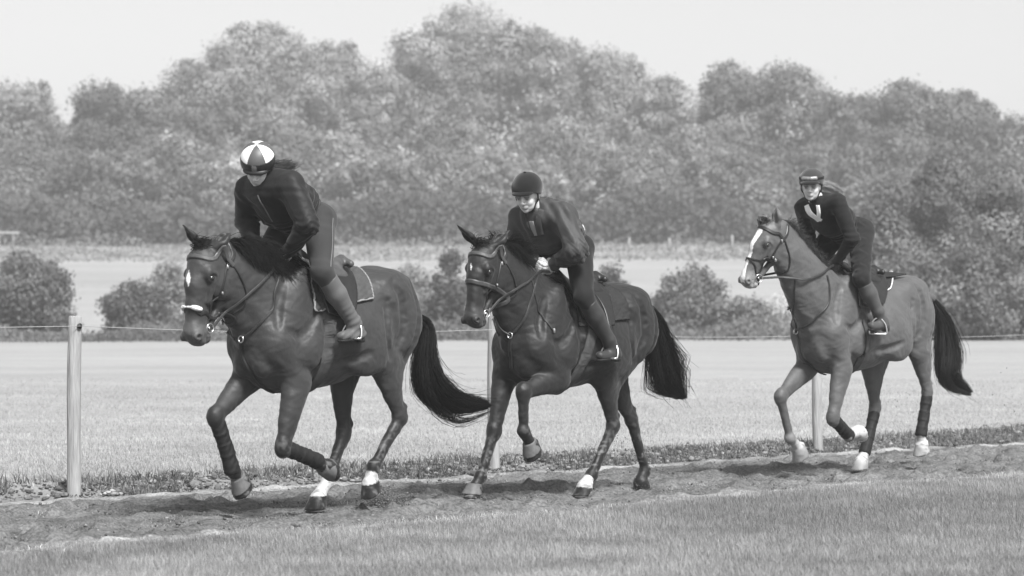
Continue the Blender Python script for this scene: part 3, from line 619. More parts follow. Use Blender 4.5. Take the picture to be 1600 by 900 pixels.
def build_horse(c):
    u0 = c['u0']; f = Field(); tone = c['tone']; dk = c['dark']; su = c.get('su', 1); uo = c.get('uo', 0); zs = c.get('zs', 1); zo = c.get('zo', 0)
    P = lambda px, py, v: pix(px, py, v, u0)
    T = lambda U, z: (U*su+uo, z*zs+zo)
    # --- torso
    st = STN.copy(); st[:, 0] = st[:, 0]*su+uo; st[:, 1:3] = st[:, 1:3]*zs+zo; st[:, 3] *= c.get('ws', 1)
    if 'belly' in c: st[:, 2] += np.interp(STN[:, 0], [-.5, -.2, .2, .5], [0, c['belly'], c['belly'], 0])
    st = st[::-1]; uu = np.linspace(st[0, 0], st[-1, 0], 121)
    prof = [spline(np.stack([st[:, 0], st[:, i]], 1), 400) for i in (1, 2, 3)]
    zt, zb, hw = [np.interp(uu, q[:, 0], q[:, 1]) for q in prof]
    def torso(Q):
        u = Q[:, 0]; t = np.interp(u, uu, zt); b = np.interp(u, uu, zb); w = np.interp(u, uu, hw)
        zc = (t+b)/2; h = (t-b)/2; r = (Q[:, 2]-zc)/h
        pin = np.interp(u, [uo-.5, uo, uo+.3*su, uo+.6*su], [.12, .1, .34, .3])
        w = w*(1-pin*np.clip(r, 0, 1.2)**1.6)*(1+.05*np.clip(-r, 0, 1))
        q = np.sqrt((Q[:, 1]/w)**2+r**2)
        d = (q-1)*np.minimum(w, h)*.93
        ex = np.maximum(np.maximum(uu[0]-u, u-uu[-1]), 0)
        return np.where(ex > 0, np.maximum(d, 0)+ex, d)
    f.add(torso, (uu[0]-.01, -.31, zb.min()-.02), (uu[-1]+.01, .31, zt.max()+.02), .05, None)
    # --- muscles of trunk
    for s in (-1, 1):
        def E(U, v, z, r, k=.04, ang=0, t=None):
            a = math.radians(ang); R = [[math.cos(a), 0, math.sin(a)], [0, 1, 0], [-math.sin(a), 0, math.cos(a)]]
            x, zz = T(U, z); f.ell((x, s*v, zz), np.array(r)*(su, 1, zs), k, t, R)
        E(.47, .145, 1.27, (.10, .075, .27), .03, 22)          # shoulder blade
        E(.60, .15, 1.07, (.10, .065, .13), .05, 30)          # point of shoulder
        E(.65, .08, .98, (.07, .07, .13), .03, 10)            # breast
        E(.36, .195, 1.02, (.13, .062, .12), .02, -38)         # triceps
        E(-.42, .13, 1.37, (.23, .12, .14), .05, -12)          # rump
        E(-.53, .155, 1.20, (.15, .10, .23), .03, 12)          # thigh
        E(-.655, .12, 1.18, (.07, .085, .17), .04, 8)          # hamstring
        E(-.36, .19, 1.33, (.05, .06, .05), .05)               # hip bone
        E(-.14, .21, 1.05, (.22, .08, .2), .07)                # flank/ribs
    # --- legs
    feet = {}; legs = {}
    def bdir(a, b):
        d = nrm((b-a)[[0, 2]]); return A3(d[1], 0, -d[0])
    for key, L in c['legs'].items():
        s = 1 if key[0] == 'l' else -1; J = [P(*q) for q in L['j']]; A, K, Ft, C = J
        tk, tf, tc = L.get('tones', (dk, dk, dk)); th = math.radians(L['hoof'])
        legs[key] = J; bd = bdir(K, Ft); bu = bdir(A, K)
        if key[1] == 'f':
            x, zz = T(.60, 1.08); SH = A3(x, s*.15, zz)
            f.cone(SH, A, .09, .085, .05, None, .8)
            f.cone(A, K+(A-K)*.1, .090, .052, .022, tone, .8)
            f.cone(A+(K-A)*.05-bu*.012, A+(K-A)*.6-bu*.008, .082, .046, .03, tone, .8)   # extensor, front
            f.cone(A+(K-A)*.08+bu*.03, A+(K-A)*.55+bu*.012, .068, .036, .02, tone, .75)
            f.ell(K, (.050, .047, .066), .03, tk); f.ell(K+bd*.022+(0, 0, .005), (.026, .024, .028), .015, tk)
        else:
            x, zz = T(-.50, 1.22); HP = A3(x, s*.135, zz)
            f.cone(HP, A, .15, .10, .06, None, .62)
            f.cone(A, K+(A-K)*.16, .115, .053, .03, tone, .66)
            f.cone(A+bu*.05, A+(K-A)*.55+bu*.016, .085, .045, .03, tone, .62)
            x2, z2 = T(-.655, 1.17); f.cone((x2, s*.125, z2), A+(K-A)*.38+bu*.045, .085, .045, .04, None, .7)
            f.ell(A+(0, s*.01, .02), (.10, .07, .11), .025, None)
            f.ell(K, (.052, .046, .064), .022, tk)
            up = nrm(A-K); pt = K+bu*.058+up*.045
            f.cone(pt, K+bd*.024+(Ft-K)*.2, .022, .025, .02, tk)          # point of hock
            f.cone(A+(K-A)*.55+bu*.03, pt, .014, .014, .018, tk)                        # achilles tendon
        f.cone(K, Ft, .041, .031, .025, tk, .88)
        f.cone(K+(Ft-K)*.12+bd*.02, Ft+bd*.016, .022, .021, .014, tf, .9)               # flexor tendons
        f.ell(Ft, (.043, .041, .043), .018, tf); f.cone(Ft+bd*.022, Ft+bd*.026+(C-Ft)*.15, .02, .015, .015, tf)
        n = A3(-math.sin(th), 0, -math.cos(th)); toe = A3(math.cos(th), 0, -math.sin(th))
        f.cone(Ft, C, .035, .040, .02, tc); f.ell(C, (.050, .050, .026), .015, tc, [toe, (0, 1, 0), n])
        H = .078; hoof_t = L.get('ht', .05)
        def hf(Q, C=C, n=n, toe=toe, H=H):
            q = Q-C; h = q@n; x = q@toe-.42*h; y = q[:, 1]; r = .052+.017*np.clip(h/H, 0, 1)
            return np.maximum(np.sqrt(x*x*(.88)+y*y)-r, np.maximum(-h-.004, h-H))
        lo = C-.13; hi = C+.13
        f.add(hf, lo, hi, .010, hoof_t)
        feet[key] = (C, n, toe, H, Ft, K)
    # --- neck
    poll = P(*c['poll']); muz = P(*c['muz']); d = nrm(muz-poll); Lh = np.linalg.norm(muz-poll); hs = Lh/.62
    hb = c.get('hb', 1.34)
    hy = math.radians(c.get('hy', 0)); lat = A3(-math.sin(hy), math.cos(hy), 0); lat = nrm(lat-(lat@d)*d); n = np.cross(lat, d)
    if n[0] < 0: n = -n
    NB = A3(*[T(.50, 1.21)[0], 0, T(.5, 1.21)[1]]); NT = poll+d*.085*hs-n*.165*hs*hb/1.2
    Mx = (NB+NT)/2+A3(*c.get('nm', (0, 0, .02)))
    NQ = spline([NB, Mx, NT], 7); rr = np.interp(np.linspace(0, 1, 7), [0, .5, 1], [.262, .186, .118])*c.get('nr', 1); sq = [.62, .56, .54, .54, .56, .6]
    for i in range(6): f.cone(NQ[i], NQ[i+1], rr[i], rr[i+1], .05 if i else .12, None, sq[i])
    # crest, throat muscles
    CR = [A3(T(.40, 1.53)[0], 0, T(.4, 1.53)[1]-.03)]
    up = np.array([nrm(np.cross(A3(0, 1, 0), NQ[min(i+1, 6)]-NQ[max(i-1, 0)])) for i in range(7)]); up *= np.sign(up[:, 2:3])*-1*-1
    cre = [NQ[i]+up[i]*(rr[i]-.025) for i in range(1, 7)]+[poll+d*.01-n*.045]
    cre = spline([CR[0]]+cre, 14)
    for i in range(13): f.cone(cre[i], cre[i+1], .035, .033, .05, None)
    for s in (-1, 1):
        f.cone(NQ[6]-up[6]*.05+(0, s*.035, 0), T3(T, .60, s*.12, 1.12), .045, .06, .03, None, .8)     # jugular muscle
        f.cone(NQ[5]+(0, s*.05, 0), T3(T, .46, s*.12, 1.34), .06, .08, .05, None, .7)
    # --- head
    H = lambda x, y, z=0: poll+d*(x*hs)+n*(y*hs*hb)+lat*(z*hs*hb)
    hs_ = hs; h3 = hs*A3(1, hb, hb)
    R3 = [d, n, lat]
    f.ell(H(.135, -.035), np.array((.15, .080, .080))*h3, .04, None, R3)
    f.cone(H(.10, .0), H(.26, .008), .068*hs, .066*hs, .03, None)
    f.cone(H(.24, .004), H(.49, -.012), .064*hs, .050*hs, .03, None)
    f.cone(H(.28, -.055), H(.50, -.045), .062*hs, .047*hs, .03, None, .9, latdir=lat)
    mt = c.get('muztone'); lt = c.get('liptone', mt)
    f.ell(H(.545, -.032), np.array((.068, .058, .052))*h3, .03, mt, R3)
    f.ell(H(.595, -.055), np.array((.030, .040, .040))*h3, .02, lt, R3)     # upper lip
    f.cone(H(.30, -.150), H(.52, -.100), .030*hs, .022*hs, .03, None, 1.25, latdir=lat)           # lower jaw
    f.ell(H(.565, -.098), np.array((.036, .024, .030))*h3, .014, lt, R3)    # chin
    for s in (-1, 1):
        f.ell(H(.200, -.105, s*.044), np.array((.125, .098, .038))*h3, .014, None, R3)      # jowl
        f.cone(H(.19, -.03, s*.074), H(.36, -.045, s*.046), .022*hs, .013*hs, .02, None)     # facial crest
        f.ell(H(.190, -.002, s*.064), np.array((.042, .024, .026))*h3, .02, None, R3)      # brow
        f.ell(H(.215, -.018, s*.086), np.array((.026, .020, .020))*h3, .008, .012, R3, sub=True)
        f.ell(H(.215, -.017, s*.068), np.array((.030, .022, .017))*h3, .010, dk*.6, R3)       # lids
        f.ell(H(.575, -.012, s*.042), np.array((.030, .026, .018))*h3, .015, mt, R3)       # nostril rim
        f.ell(H(.583, -.012, s*.058), np.array((.022, .013, .016))*h3, .008, .005, R3, sub=True)
        f.ell(H(.595, -.010, s*.050), np.array((.012, .008, .010))*h3, .008, .006, R3)
    f.cone(H(.47, -.075, -.08), H(.47, -.075, .08), .006, .006, .01, sub=True)
    f.cone(H(.49, -.078, .045), H(.63, -.080, .02), .006, .005, .008, sub=True)
    f.cone(H(.49, -.078, -.045), H(.63, -.080, -.02), .006, .005, .008, sub=True)
    # --- ears
    for i, (tpx, bz) in enumerate(c['ears']):
        s = -1 if i == 0 else 1; tip = P(*tpx); b = H(.005+bz, -.035, s*.052); md = b+(tip-b)*.45; ax = nrm(tip-b)
        out = nrm(n*.95+lat*s*.15); out = nrm(out-(out@ax)*ax)
        f.cone(b, md, .032, .042, .02, c.get('eart', dk*2), .62, latdir=out); f.cone(md, tip, .042, .007, .015, c.get('eart', dk*2), .5, latdir=out)
        f.cone(b+ax*.03+out*.020, md+out*.024, .016, .024, .006, .01, .8, sub=True, latdir=out); f.cone(md+out*.024, md+(tip-md)*.8+out*.012, .024, .006, .006, .01, .8, sub=True, latdir=out)
    # --- dock
    tr = P(*c['tail'][0])
    x, zz = T(-.64, 1.43); f.cone((x, 0, zz), tr, .05, .03, .06, None)
    def vsurf(u, z):
        vv_ = np.linspace(.34, .02, 120); D = f.exact(np.stack([np.full(120, u), vv_, np.full(120, z)], 1)); i = np.where(D < 0)[0]; return vv_[i[0]] if len(i) else .05
    for G in ([(.35, 1.46), (.30, 1.32), (.26, 1.16), (.25, 1.02), (.31, .90)], [(.57, 1.42), (.62, 1.30), (.655, 1.16)], [(.58, 1.13), (.49, 1.10), (.40, 1.15), (.32, 1.25)], [(-.30, 1.32), (-.28, 1.18), (-.30, 1.06), (-.35, .97)],
              [(-.58, 1.44), (-.625, 1.28), (-.61, 1.10), (-.55, .96)], [(-.38, 1.44), (-.44, 1.31), (-.46, 1.16), (-.42, 1.04)], [(.20, .93), (.05, .95), (-.10, .99)]):
        Gs = spline([T(*q) for q in G], 9); sv = [vsurf(*q) for q in Gs]; m_ = len(Gs)
        for i in range(m_-1):
            w = math.sin(math.pi*(i+.7)/(m_+.4))
            for s in (-1, 1): f.cone((Gs[i][0], s*(sv[i]+.008), Gs[i][1]), (Gs[i+1][0], s*(sv[i+1]+.008), Gs[i+1][1]), .006+.011*w, .006+.011*w, .035, None, sub=True)
    # --- mesh
    root = empty("horse", c['label'], "horse", tuple(to_world(A3(0, 0, 0), u0)), ROTZ)
    V, Fc = f.mesh(c.get('h', .0065), lambda X: .0013*(np.sin(X[:, 0]*61+2.3*np.sin(X[:, 2]*43)+1)*np.sin(X[:, 2]*57+2*np.sin(X[:, 1]*49+X[:, 0]*31))+np.sin(X[:, 0]*23+3*np.sin(X[:, 2]*17))*np.sin(X[:, 2]*19+X[:, 1]*27)*1.6))
    tn = f.tones(V, tone)
    # natural darkening of the legs of a bay, pale belly hair
    q = V-poll; hx = q@d/hs; hn = q@n/hs; hl = q@lat/hs
    if 'marks' in c: tn = c['marks'](hx, hn, hl, tn, V)
    if 'points' in c:   # dark points: pigment falls off up the leg
        lp = np.clip((c['points'][0]-V[:, 2])/c['points'][1], 0, 1); wh = tn > .35
        tn = np.where(wh, tn, tn*(1-lp)+dk*lp)
    mud = (vnoise(V[:, 0]*70+V[:, 1]*50, V[:, 2]*70, 77)*.6+vnoise(V[:, 0]*28, V[:, 2]*28+V[:, 1]*30, 78)*.4); mm = np.clip((mud-.57)*6, 0, 1)*np.clip((.62-V[:, 2])/.35, 0, 1)*(q@d > -9)*.7; tn = tn*(1-mm)+.13*mm
    body = mesh_obj("body", V, Fc, M_coat, root, attrs={"tone": tn})
    ctx = dict(f=f, root=root, u0=u0, H=H, poll=poll, d=d, n=n, lat=lat, hs=hs, feet=feet, T=T, cre=cre, P=P, legs=legs, up=up, uu=uu, zt=zt, zb=zb)
    for s in (-1, 1):
        e = Field(); e.ell(H(.215, -.015, s*.071), np.array((.020, .015, .0165))*h3, .01, None, R3); v, q = e.mesh(.003); mesh_obj("eye", v, q, M_eye, root)
    # --- mane
    m = c['mane']; n_ = int(m['n']*1.6); t = rng.uniform(m.get('t0', .12), .90, n_); C = spline(cre, 200)[(t*199).astype(int)]; C = C+rng.normal(0, .012, (n_, 3))
    C[:, 2] += .02; ln = m['len']*rng.uniform(.5, 1.15, n_)*np.interp(t, [0, .3, .85, 1], [.6, 1, 1, .7]); ss = np.linspace(0, 1, 8)
    side = np.where(rng.random(n_) < m['left'], 1, -1)
    lift = m['lift']*rng.uniform(.3, 1.4, n_); back = m['back']*rng.uniform(.2, 1.6, n_)
    ph = rng.uniform(0, 6, (n_, 1)); Q = np.zeros((n_, 8, 3))
    Q[:, :, 0] = C[:, :1]-(ln*back)[:, None]*ss+.012*np.sin(ss*5+ph); Q[:, :, 1] = C[:, 1:2]+side[:, None]*(.012+ss**.8*np.minimum(.14, ln*.75)[:, None])
    Q[:, :, 2] = C[:, 2:3]+ln[:, None]*(lift[:, None]*ss*1.2-m['fall']*ss**1.9)+.008*np.sin(ss*6+ph)
    Qf = Q.reshape(-1, 3); D = f.exact(Qf); G = f.grad(Qf); push = np.clip(.008-D, 0, .08); Q = (Qf+G*push[:, None]).reshape(n_, 8, 3)
    v, q = strands(Q, rng.uniform(.0013, .0026, n_)); mesh_obj("mane", v, q, m.get('mat', M_hair), root, smooth=False)
    nf = c.get('fore', 260)
    if nf:
        C = H(.02, .02)+rng.normal(0, .018, (nf, 3)); ln = c.get('forelen', .17)*rng.uniform(.5, 1, nf); Q = C[:, None]+ss[None, :, None]*0
        dirs = nrm(d*.85+n*.35)+rng.normal(0, .28, (nf, 3))+A3(*c.get('forewind', (0, 0, 0)))
        Q = Q+(ln[:, None]*ss)[..., None]*dirs[:, None]+ (n*.03)[None, None]*np.sin(ss*3)[None, :, None]
        Qf = Q.reshape(-1, 3); D = f.exact(Qf); G = f.grad(Qf); Q = (Qf+G*np.clip(.008-D, 0, .06)[:, None]).reshape(nf, 8, 3)
        v, q = strands(Q, rng.uniform(.0015, .003, nf)); mesh_obj("forelock", v, q, m.get('mat', M_hair), root, smooth=False)
    # --- tail
    TP = np.array([P(*q) for q in c['tail']]); TR = np.array(c['tailr']); nt = int(c.get('ntail', 1500)*1.15); M_ = 16
    cen = spline(TP, 60); rad = np.interp(np.linspace(0, 1, 60), np.linspace(0, 1, len(TR)), TR)
    tt = np.gradient(cen, axis=0); tt /= np.linalg.norm(tt, axis=1, keepdims=True); X = np.cross(tt, A3(0, 1, 0)); X /= np.linalg.norm(X, axis=1, keepdims=True)
    t0 = rng.uniform(0, .3, nt)**1.3*(rng.random(nt) < .8); t1 = np.clip(t0+rng.uniform(.42, 1.05, nt), .45, 1.0); lock = rng.integers(0, 26, nt); la = rng.normal(0, .50, (26, 1)); lb = rng.normal(0, .50, (26, 1)); a = la[lock]+rng.normal(0, .13, (nt, 1)); b = lb[lock]+rng.normal(0, .16, (nt, 1))
    if c.get('split'): a = a+np.where(rng.random((nt, 1)) < .5, .55, -.5)
    s2 = np.linspace(0, 1, M_); tp = t0[:, None]+(t1-t0)[:, None]*s2; ii = np.clip(tp*59, 0, 58.99); i0 = ii.astype(int); fr = (ii-i0)[..., None]
    CC = cen[i0]*(1-fr)+cen[i0+1]*fr; RR = rad[i0]*(1-fr[..., 0])+rad[i0+1]*fr[..., 0]; XX = X[i0]
    grow = .35+.65*s2[None]**.6
    lph = rng.uniform(0, 6, (26, 1))[lock]; ca = a*grow+.13*np.sin(tp*8+lph)+.05*np.sin(tp*7+rng.uniform(0, 6, (nt, 1)))+.05*np.sin(tp*17+rng.uniform(0, 6, (nt, 1))); cb = b*grow+.1*np.sin(tp*6+rng.uniform(0, 6, (nt, 1)))
    if c.get('split'): ca = ca*(1-.75*np.clip((tp-.75)/.25, 0, 1))
    Q = CC+XX*(RR*ca*1.25)[..., None]+A3(0, 1, 0)*(RR*cb)[..., None]
    wild = rng.random(nt) < .06; Q[wild] += (s2[None, :, None]**2)*rng.normal(0, .045, (wild.sum(), 1, 3))
    v, q = strands(Q, rng.uniform(.0012, .0026, nt), .0006); mesh_obj("tail", v, q, c.get('tailmat', M_hair), root, smooth=False)
    # --- boots on the legs
    for key, kind in c['boots'].items():
        C, nn, toe, HH, Ft, K = feet[key]; bd = bdir(K, Ft)
        if 'tendon' in kind:
            e = Field(); a = K+(Ft-K)*.14; b_ = Ft+(C-Ft)*(-.15 if 'bell' in kind else .12)
            e.cone(a+bd*.006, K+(Ft-K)*.62+bd*.006, .051, .043, .02, None, .9); e.cone(K+(Ft-K)*.6+bd*.006, b_, .043, .051, .02, None, .95)
            ax = nrm(Ft-K)
            for q in (.3, .5, .7, .88):
                cc = K+(Ft-K)*q; e.ell(cc+bd*.004, (.0475, .0435, .012), .012, None, [bd, (0, 1, 0), ax])
            for (pp, sg) in ((a, -1), (b_, 1)):
                e.add(lambda Q, pp=pp, sg=sg: -((Q-pp)@(ax*sg)-.022), pp-.12, pp+.12, .006, None, True)
            v, q = e.mesh(.0045, lambda p: .0015*np.sin(p[:, 2]*90+p[:, 0]*150)*np.sin(p[:, 1]*60+1)); mesh_obj("tendon_boot", v, q, c.get('bootmat', M_boot), root)
        if 'bell' in kind:
            e = Field()
            def bf(Q, C=C, nn=nn, toe=toe):
                q = Q-C+nn*.022; h = q@nn; x = q@toe-.36*h; y = q[:, 1]; r = .047+.024*np.clip(h/.085, 0, 1)
                return np.maximum(np.sqrt(x*x*.9+y*y)-r, np.maximum(-h, h-.070))
            e.add(bf, C-.13, C+.13, .01, None); e.ell(C-nn*.02, (.046, .046, .011), .008, None, [toe, (0, 1, 0), nn])
            v, q = e.mesh(.0045); mesh_obj("overreach_boot", v, q, c.get('bellmat', M_bell), root)
    for key in feet:
        C, nn, toe, HH, Ft, K = feet[key]; o = C+nn*(HH+.002)+toe*.42*HH; an = np.linspace(-2.45, 2.45, 24)
        Pp = np.array([o+toe*math.cos(a)*.052+A3(0, 1, 0)*math.sin(a)*.049 for a in an]); v, q = strap_mesh(Pp, np.tile(nn, (24, 1)), .020, .006); mesh_obj("horseshoe", v, q, M_metal, root)
    return ctx
def T3(T, U, v, z):
    x, zz = T(U, z); return A3(x, v, zz)

def star1(hx, hn, hl, tn, V):
    c = (hx-.235)/.050; m = (np.abs(hl-.002-.012*c) < .016*np.clip(1-np.abs(c), 0, 1)**.7+.001) & (np.abs(c) < 1) & (hn > -.02); tn = np.where(m, .65, tn)
    return np.where((hx > .50) & (hx < .66) & (np.abs(hl) < .1) & (hn > -.2), tn*.9+.02, tn)
def star2(hx, hn, hl, tn, V):
    c = (hx-.20)/.035; return np.where((np.abs(hl-.012*c) < .008*(1-np.abs(c))) & (np.abs(c) < 1) & (hn > 0), .55, tn)
def blaze3(hx, hn, hl, tn, V):
    w = np.interp(hx, [.07, .12, .20, .38, .46, .54, .62], [.010, .036, .028, .022, .018, .032, .038]); o = np.interp(hx, [.07, .2, .45, .6], [.016, .008, .0, .01])
    m = (np.abs(hl-o) < w) & (hx > .075) & (hx < .60) & (hn > -.035); tn = np.where(m, .66, tn)
    lips = (hx > .545) & (hx < .70) & (hn < -.05) & (hn > -.25) & (np.abs(hl) < .1); return np.where(lips, tn*.4+.20, tn)

H1 = build_horse(dict(u0=-12.094, label="dark bay horse with a white star, leading the three, its rider in a striped cap", tone=.029, dark=.007, h=.0065,
    ws=.93, su=.955, uo=.0, zs=1.0, zo=.0,
    poll=(317, 380, 0), muz=(294, 536, 0), nm=(.07, 0, .05), hy=0,
    ears=[((285.7, 351, -.075), .0), ((360, 363, .10), .0)],
    legs=dict(
        rf=dict(j=[(388, 588, -.15), (336, 652, -.15), (364, 736, -.14), (374, 749, -.14)], hoof=45, tones=(.010, .008, .008)),
        lf=dict(j=[(464, 596, .15), (442, 700, .15), (497, 722, .15), (506, 730, .15)], hoof=95, tones=(.010, .008, .008)),
        rh=dict(j=[(532, 560, -.13), (537, 675, -.13), (512, 752, -.12), (497, 776, -.12)], hoof=3, tones=(.03, .45, .5), ht=.14),
        lh=dict(j=[(598, 565, .15), (625, 652, .14), (584, 728, .13), (578, 752, .13)], hoof=28, tones=(.02, .03, .5), ht=.2)),
    muztone=.05, liptone=.04, marks=star1, points=(.75, .35),
    mane=dict(n=2600, len=.25, left=.75, lift=.55, back=.55, fall=.75, t0=.18), forewind=(-1.3, .0, .7), forelen=.11, fore=300,
    tail=[(652, 492, 0), (667, 512, 0), (664, 565, 0), (676, 606, .02), (712, 632, .03), (762, 634, .04)], tailr=[.03, .055, .10, .125, .095, .035], ntail=2600,
    boots=dict(rf=('tendon', 'bell'), lf=('tendon', 'bell'))))
H2 = build_horse(dict(u0=-14.607, label="very dark horse with a small star, in the middle between the other two horses", tone=.012, dark=.005, h=.0065,
    ws=.93, su=.97, uo=.03, zs=.955, zo=-.0,
    poll=(753, 380, 0), muz=(732, 508, 0), nm=(.03, 0, .05),
    ears=[((714, 351, -.09), .0), ((796, 360, .12), .0)],
    legs=dict(
        rf=dict(j=[(790, 580, -.15), (772, 674, -.13), (751, 744, -.12), (741, 762, -.12)], hoof=-6, tones=(.010, .009, .009), ht=.08),
        lf=dict(j=[(872, 592, .16), (817, 612, .14), (818, 673, .13), (829, 694, .13)], hoof=40, tones=(.012, .009, .009)),
        lh=dict(j=[(944, 585, .16), (958, 664, .13), (925, 741, .12), (914, 756, .12)], hoof=2, tones=(.022, .03, .5), ht=.3),
        rh=dict(j=[(955, 590, -.13), (986, 655, -.13), (1008, 736, -.12), (1000, 750, -.12)], hoof=38, tones=(.014, .012, .012))),
    muztone=.04, marks=star2, points=(.8, .5),
    mane=dict(n=2000, len=.16, left=.2, lift=.9, back=.4, fall=.75, t0=.54), forewind=(-1.2, .0, .9), forelen=.09, fore=240,
    tail=[(1003, 474, 0), (1023, 500, 0), (1036, 545, 0), (1050, 590, .0), (1068, 622, .0)], tailr=[.03, .05, .085, .12, .04], ntail=1700, split=True,
    boots=dict(lf=('bell',), rf=('bell',))))
M_hair3 = mat("chestnut_hair", .035, rough=.55, spec=.3, noise=(14, .45))
M_hairdark = mat("dark_tail_hair", .016, rough=.5, spec=.3, noise=(14, .3))
H3 = build_horse(dict(u0=-18.232, label="chestnut horse with a broad white blaze and white feet, last of the three", tone=.072, dark=.05, h=.007,
    su=1.08, uo=-.0, zs=1.02, zo=.03, ws=.93,
    poll=(1203, 346, -.03), muz=(1158, 444, -.17), hy=-18, nm=(.03, 0, .0), nr=1.06, hb=1.3,
    ears=[((1186, 338, -.13), .0), ((1212.7, 322, .03), .0)],
    legs=dict(
        rf=dict(j=[(1262, 572, -.15), (1219, 620, -.15), (1234, 684, -.14), (1247, 698, -.14)], hoof=45, tones=(.07, .06, .4), ht=.2),
        lf=dict(j=[(1316, 575, .15), (1301, 654, .15), (1325, 681, .15), (1336, 677, .15)], hoof=110, tones=(.06, .03, .5), ht=.4),
        rh=dict(j=[(1362, 570, -.13), (1367, 638, -.13), (1352, 704, -.12), (1346, 718, -.12)], hoof=4, tones=(.07, .4, .5), ht=.2),
        lh=dict(j=[(1436, 548, .15), (1449, 612, .14), (1439, 676, .13), (1440, 692, .13)], hoof=22, tones=(.07, .1, .5), ht=.3)),
    muztone=.17, marks=blaze3,
    mane=dict(n=1800, len=.10, left=.35, lift=.75, back=.35, fall=.55, t0=.12, mat=M_hair3), forewind=(-1.2, 0, .6), forelen=.06, fore=120,
    tail=[(1456, 466, 0), (1472, 500, 0), (1478, 550, 0), (1480, 590, 0), (1516, 614, .0)], tailr=[.03, .07, .10, .09, .02], tailmat=M_hairdark, ntail=1500,
    bootmat=M_boot, boots=dict(rh=('tendon',), lh=('tendon',), lf=('tendon',))))
# ------------------------------------------------------------------ tack
M_web = mat("girth_webbing", .045, rough=.75, noise=(40, .3), bump=(80, .4, .003))
M_pad_grey = mat("quilted_cloth", .05, rough=.85, noise=(20, .2), bump=(150, .4, .003))
M_pad_dark = mat("dark_quilted_cloth", .018, rough=.85, noise=(20, .2), bump=(150, .4, .003))
M_pad_white = mat("white_cloth", .62, rough=.85, noise=(20, .12), bump=(120, .4, .003))
M_rein = mat("rein_leather", .022, rough=.5, spec=.4, noise=(60, .3))

def like(ctx, name, label, cat, group=None):
    o = empty(name, label, cat, tuple(ctx['root'].location), ROTZ, group); return o
def radial(ctx, u, ph, off=0., zc=1.12):
    f = ctx['f']; u = np.asarray(u, float).ravel(); ph = np.asarray(ph, float).ravel(); D = np.stack([np.zeros_like(ph), np.sin(ph), np.cos(ph)], 1)
    C = np.stack([u, np.zeros_like(u), np.full_like(u, zc)], 1); t = np.full(len(u), .62)
    for _ in range(16): t = t-.8*(f.exact(C+D*t[:, None])-off)
    return C+D*t[:, None]
def to_phi(p, zc=1.12): return p[0], math.atan2(p[1], p[2]-zc)
def sheet(ctx, corners, off, th, nu=36, nv=60, quilt=0, half=False, curve=0.):
    """corners: px (top-front, top-rear, bottom-rear, bottom-front) on the near side; wraps over the back (or one flap if half=+-1)"""
    f = ctx['f']; c = []
    for i, q in enumerate(corners):
        p = f.raypix(q[0], q[1], ctx['u0']) if len(q) == 2 else A3(*q); c.append(to_phi(p))
    (u1, p1), (u2, p2), (u3, p3), (u4, p4) = c
    if not half: p1 = p2 = 0.
    a = np.linspace(0, 1, nu); s = np.linspace(-1, 1, nv) if not half else np.linspace(0, 1, nv)
    Ag, Sg = np.meshgrid(a, s, indexing='ij'); t = np.abs(Sg)
    U = (u1*(1-Ag)+u2*Ag)*(1-t)+(u4*(1-Ag)+u3*Ag)*t+curve*np.sin(np.pi*t)*(1-Ag); PH = (p1*(1-Ag)+p2*Ag)*(1-t)+(p4*(1-Ag)+p3*Ag)*t
    if half: PH = PH*half
    else: PH = PH*np.sign(Sg+1e-9)
    qh = 0
    if quilt:
        d1 = np.abs(((Ag*nu/ 1.0+t*nv*.5)/quilt) % 1-.5); d2 = np.abs(((Ag*nu-t*nv*.5)/quilt+100) % 1-.5); qh = .007*np.clip(np.minimum(d1, d2)*5, 0, 1).ravel()
    T_ = radial(ctx, U, PH, off); G = f.grad(T_); top = T_+G*(th+qh if quilt else th)[:, None] if quilt else T_+G*th; m = len(T_)
    V = np.concatenate([top, T_]); ids = np.arange(m).reshape(nu, nv); q = np.stack([ids[:-1, :-1], ids[1:, :-1], ids[1:, 1:], ids[:-1, 1:]], -1).reshape(-1, 4)
    F = [tuple(r) for r in q[:, ::-1]]+[tuple(r+m) for r in q]
    B = np.concatenate([ids[:, 0], ids[-1, 1:], ids[:-1, -1][::-1], ids[0, 1:-1][::-1]])
    for i in range(len(B)): x, y = B[i], B[(i+1) % len(B)]; F.append((x, y, y+m, x+m))
    rim = top[B]-G[B]*th*.4
    return V, F, rim, np.concatenate([G, G])
def both(p): p = np.array(p, float); q = p.copy(); q[..., 1] *= -1; return q

